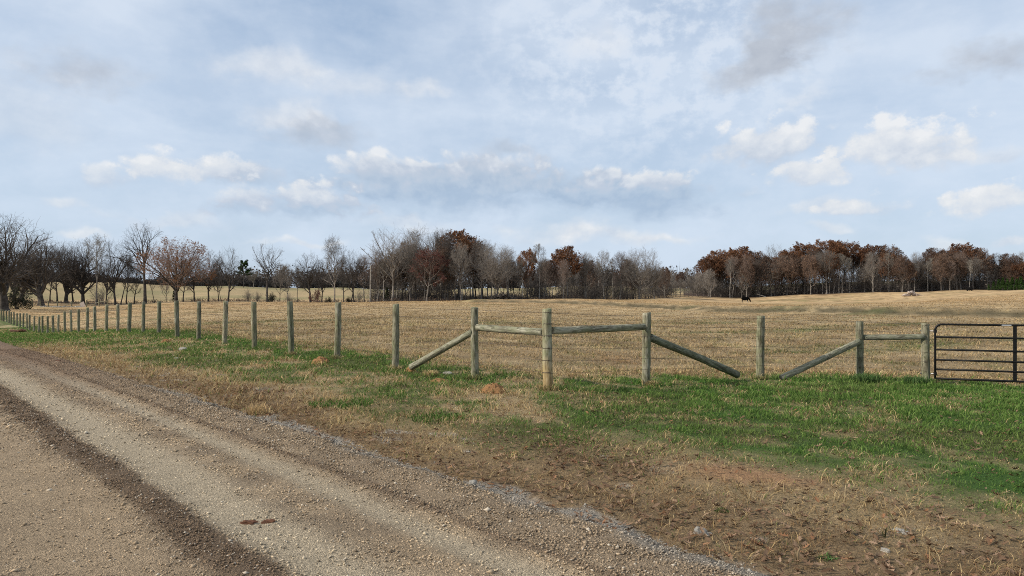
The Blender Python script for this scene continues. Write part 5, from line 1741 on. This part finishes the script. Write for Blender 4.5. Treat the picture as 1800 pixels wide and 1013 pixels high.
def n2d(scale, sy_, det, rough, off=0.0):
    return nt.n('ShaderNodeTexNoise', {'noise_dimensions': '2D'}, {'Vector': vmath('MULTIPLY_ADD', ang, (1.0, sy_, 0), (off, off * .7, 0)), 'Scale': scale, 'Detail': det, 'Roughness': rough}).outputs[0]


vor = nt.n('ShaderNodeTexVoronoi', {'feature': 'SMOOTH_F1', 'voronoi_dimensions': '2D'}, {'Vector': vmath('ADD', vmath('MULTIPLY', ang, (1.0, 1.25, 0)), wnoise(40, .02, 1.1)), 'Scale': 38.0, 'Smoothness': .6}).outputs['Distance']
puff = nt.math('SUBTRACT', .42, vor)
BILL = nt.math('ADD', nt.math('MULTIPLY', puff, .55), nt.math('ADD', nt.math('MULTIPLY', nt.math('SUBTRACT', n2d(24, 1.3, 5, .6), .5), .85), nt.math('MULTIPLY', nt.math('SUBTRACT', n2d(95, 1.3, 4, .62), .5), .42)))
WASH = nt.math('SUBTRACT', n2d(11, 1.9, 6, .58, 3.3), .5)
Wsum = None; Ssum = None
for (cx, cy, rx, ry, op, br, sl, soft) in CL:
    a0, e0 = pang(cx, cy)
    co = math.cos(math.atan2(cx - 900, F))
    kk_ = 1.32 if soft < .72 else 1.2
    ax = kk_ * rx * co * co / F; ay = kk_ * ry * co / F
    p_ = wp if soft < .72 else wp_soft
    v = vmath('MULTIPLY_ADD', p_, (1 / ax, 1 / ay, 0), (-a0 / ax, -e0 / ay, 0))
    sx_ = nt.n('ShaderNodeSeparateXYZ', None, {0: v})
    yf = nt.math('MINIMUM', sx_.outputs[1], nt.math('MULTIPLY', sx_.outputs[1], 1.75 if soft < .72 else 1.2))
    ln_ = vmath('LENGTH', nt.n('ShaderNodeCombineXYZ', None, {0: sx_.outputs[0], 1: yf, 2: 0.0}).outputs[0], o='Value')
    y_ = sx_.outputs[1]
    crisp = soft < .72
    dd = nt.math('SUBTRACT', nt.n('ShaderNodeMath', {'operation': 'MULTIPLY_ADD'}, {0: BILL if crisp else WASH, 1: 1.12 if crisp else 1.6, 2: 1.0}).outputs[0], ln_)
    wid = nt.remap(y_, -.7, .45, max(1.0, soft),   .40 if soft < .5 else .58) if crisp else .95
    den = nt.remap(dd, 0.0, wid, 0, op, True)
    sh = nt.math('MULTIPLY', nt.n('ShaderNodeMath', {'operation': 'MULTIPLY_ADD'}, {0: y_, 1: sl * (1.5 if crisp else 1.0), 2: br - (.20 if crisp else 0.0)}).outputs[0], den)
    Wsum = den if Wsum is None else nt.math('ADD', Wsum, den)
    Ssum = sh if Ssum is None else nt.math('ADD', Ssum, sh)
shade = nt.math('DIVIDE', Ssum, nt.math('MAXIMUM', Wsum, .001))
bil = nt.n('ShaderNodeTexNoise', {'noise_dimensions': '2D'}, {'Vector': vmath('MULTIPLY', ang, (1.0, 1.5, 0)), 'Scale': 34.0, 'Detail': 4.0, 'Roughness': .6}).outputs[0]
shade = nt.math('ADD', shade, nt.math('ADD', nt.math('MULTIPLY', nt.math('SUBTRACT', bil, .5), .40), nt.math('MULTIPLY', BILL, .55)), True)
alpha = nt.math('MINIMUM', Wsum, 1.0)

# thin high veil, streaky and mottled
v1 = vmath('MULTIPLY', ang, (1.0, 2.3, 0))
veil = nt.n('ShaderNodeTexNoise', {'noise_dimensions': '2D'}, {'Vector': vmath('ADD', v1, (4.2, 1.3, 0)), 'Scale': 4.5, 'Detail': 6.0, 'Roughness': .55, 'Distortion': .15}).outputs[0]
mott = nt.n('ShaderNodeTexNoise', {'noise_dimensions': '2D'}, {'Vector': vmath('MULTIPLY', ang, (1.0, 1.35, 0)), 'Scale': 30.0, 'Detail': 6.0, 'Roughness': .62, 'Distortion': 0.0}).outputs[0]
veilf = nt.remap(veil, .34, .66, .60, 1.0)
# altocumulus mottling high in the middle right
a1, e1 = pang(1150, 90)
mz = vmath('LENGTH', vmath('MULTIPLY_ADD', ang, (1 / .26, 1 / .17, 0), (-a1 / .26, -e1 / .17, 0)), o='Value')
mzone = nt.remap(mz, 1.1, .2, 0, 1, True)
# clear blue opening high in the middle
a2, e2 = pang(560, 20)
bz = vmath('LENGTH', vmath('MULTIPLY_ADD', wp_soft, (1 / .20, 1 / .085, 0), (-a2 / .20, -e2 / .085, 0)), o='Value')
veilf = nt.math('SUBTRACT', veilf, nt.math('MULTIPLY', nt.remap(bz, 1.1, .1, 0, 1, True), .50), True)
mot = nt.math('MULTIPLY', nt.math('SUBTRACT', nt.remap(mott, .40, .64, 0, 1), .35), nt.math('ADD', nt.math('MULTIPLY', mzone, .55), .08))
veilf2 = nt.math('ADD', veilf, nt.math('MULTIPLY', mot, .5), True)
K = 1.0 / STR
col = lambda r, g, b: (r * K, g * K, b * K, 1)
blue = nt.mix(.45, sky.outputs[0], col(.40, .60, .90))
elr = nt.remap(el, 0.0, .40, 0, 1)
veilc = nt.mix(elr, col(.655, .765, .905), col(.71, .79, .905))
base = nt.mix(nt.math('MULTIPLY', veilf2, .88), blue, veilc)
base = nt.mix(nt.math('MULTIPLY', nt.math('MAXIMUM', mot, 0.0), .55, True), base, col(.80, .84, .90))
ccol = nt.ramp(shade, [(0.0, (.40, .52, .68)), (.25, (.475, .585, .725)), (.46, (.54, .615, .73)), (.68, (.68, .735, .81)), (.90, (.80, .825, .85)), (1.0, (.875, .885, .895))])
ccol_hi = nt.ramp(shade, [(0.0, (.44, .485, .565)), (.30, (.51, .555, .63)), (.55, (.60, .65, .73)), (.80, (.74, .775, .83)), (1.0, (.86, .875, .895))])
ccol = nt.mix(nt.remap(el, .13, .24), ccol, ccol_hi)
ccol = nt.mix(1.0, ccol, (K, K, K, 1), 'MULTIPLY')
skyc = nt.mix(nt.math('MULTIPLY', alpha, .93), base, ccol)
# the ground half only lights from below
low = nt.remap(el, -.06, -.01, 0, 1)
skyc = nt.mix(low, col(.16, .13, .09), skyc)
bg = nt.n('ShaderNodeBackground', None, {'Color': skyc, 'Strength': STR})
t.links.new(bg.outputs[0], out.inputs[0])
try:
    w.cycles.sampling_method = 'MANUAL'; w.cycles.sample_map_resolution = 512
except Exception:
    pass

sd = bpy.data.lights.new('sun', 'SUN'); sd.energy = 5.0; sd.angle = math.radians(1.6); sd.color = (1.0, .93, .83)
so = bpy.data.objects.new('sun', sd); COL.objects.link(so)
a, e = math.radians(SUN_AZ), math.radians(SUN_EL)
sv = Vector((math.sin(a) * math.cos(e), math.cos(a) * math.cos(e), math.sin(e)))
so.rotation_euler = (-sv).to_track_quat('-Z', 'Y').to_euler()

# ------------------------------------------------------------------ camera
cd = bpy.data.cameras.new('camera'); cd.sensor_width = 36; cd.lens = 36 * F / 1800.0
cd.shift_y = (HZ - 506.5) / 1800.0
cd.clip_start = .05; cd.clip_end = 9000
co = bpy.data.objects.new('camera', cd); COL.objects.link(co)
co.location = (0, 0, EYE); co.rotation_euler = (math.pi / 2, 0, 0)
scn.camera = co
scn.view_settings.view_transform = 'Standard'
try: scn.view_settings.look = 'None'
except Exception: pass
scn.view_settings.exposure = 0; scn.view_settings.gamma = 1
scn.render.engine = 'CYCLES'
scn.cycles.max_bounces = 5; scn.cycles.diffuse_bounces = 3; scn.cycles.glossy_bounces = 2; scn.cycles.transmission_bounces = 2
scn.cycles.use_denoising = False
scn.cycles.use_adaptive_sampling = False
scn.cycles.sample_clamp_indirect = 4
scn.cycles.filter_width = 1.0
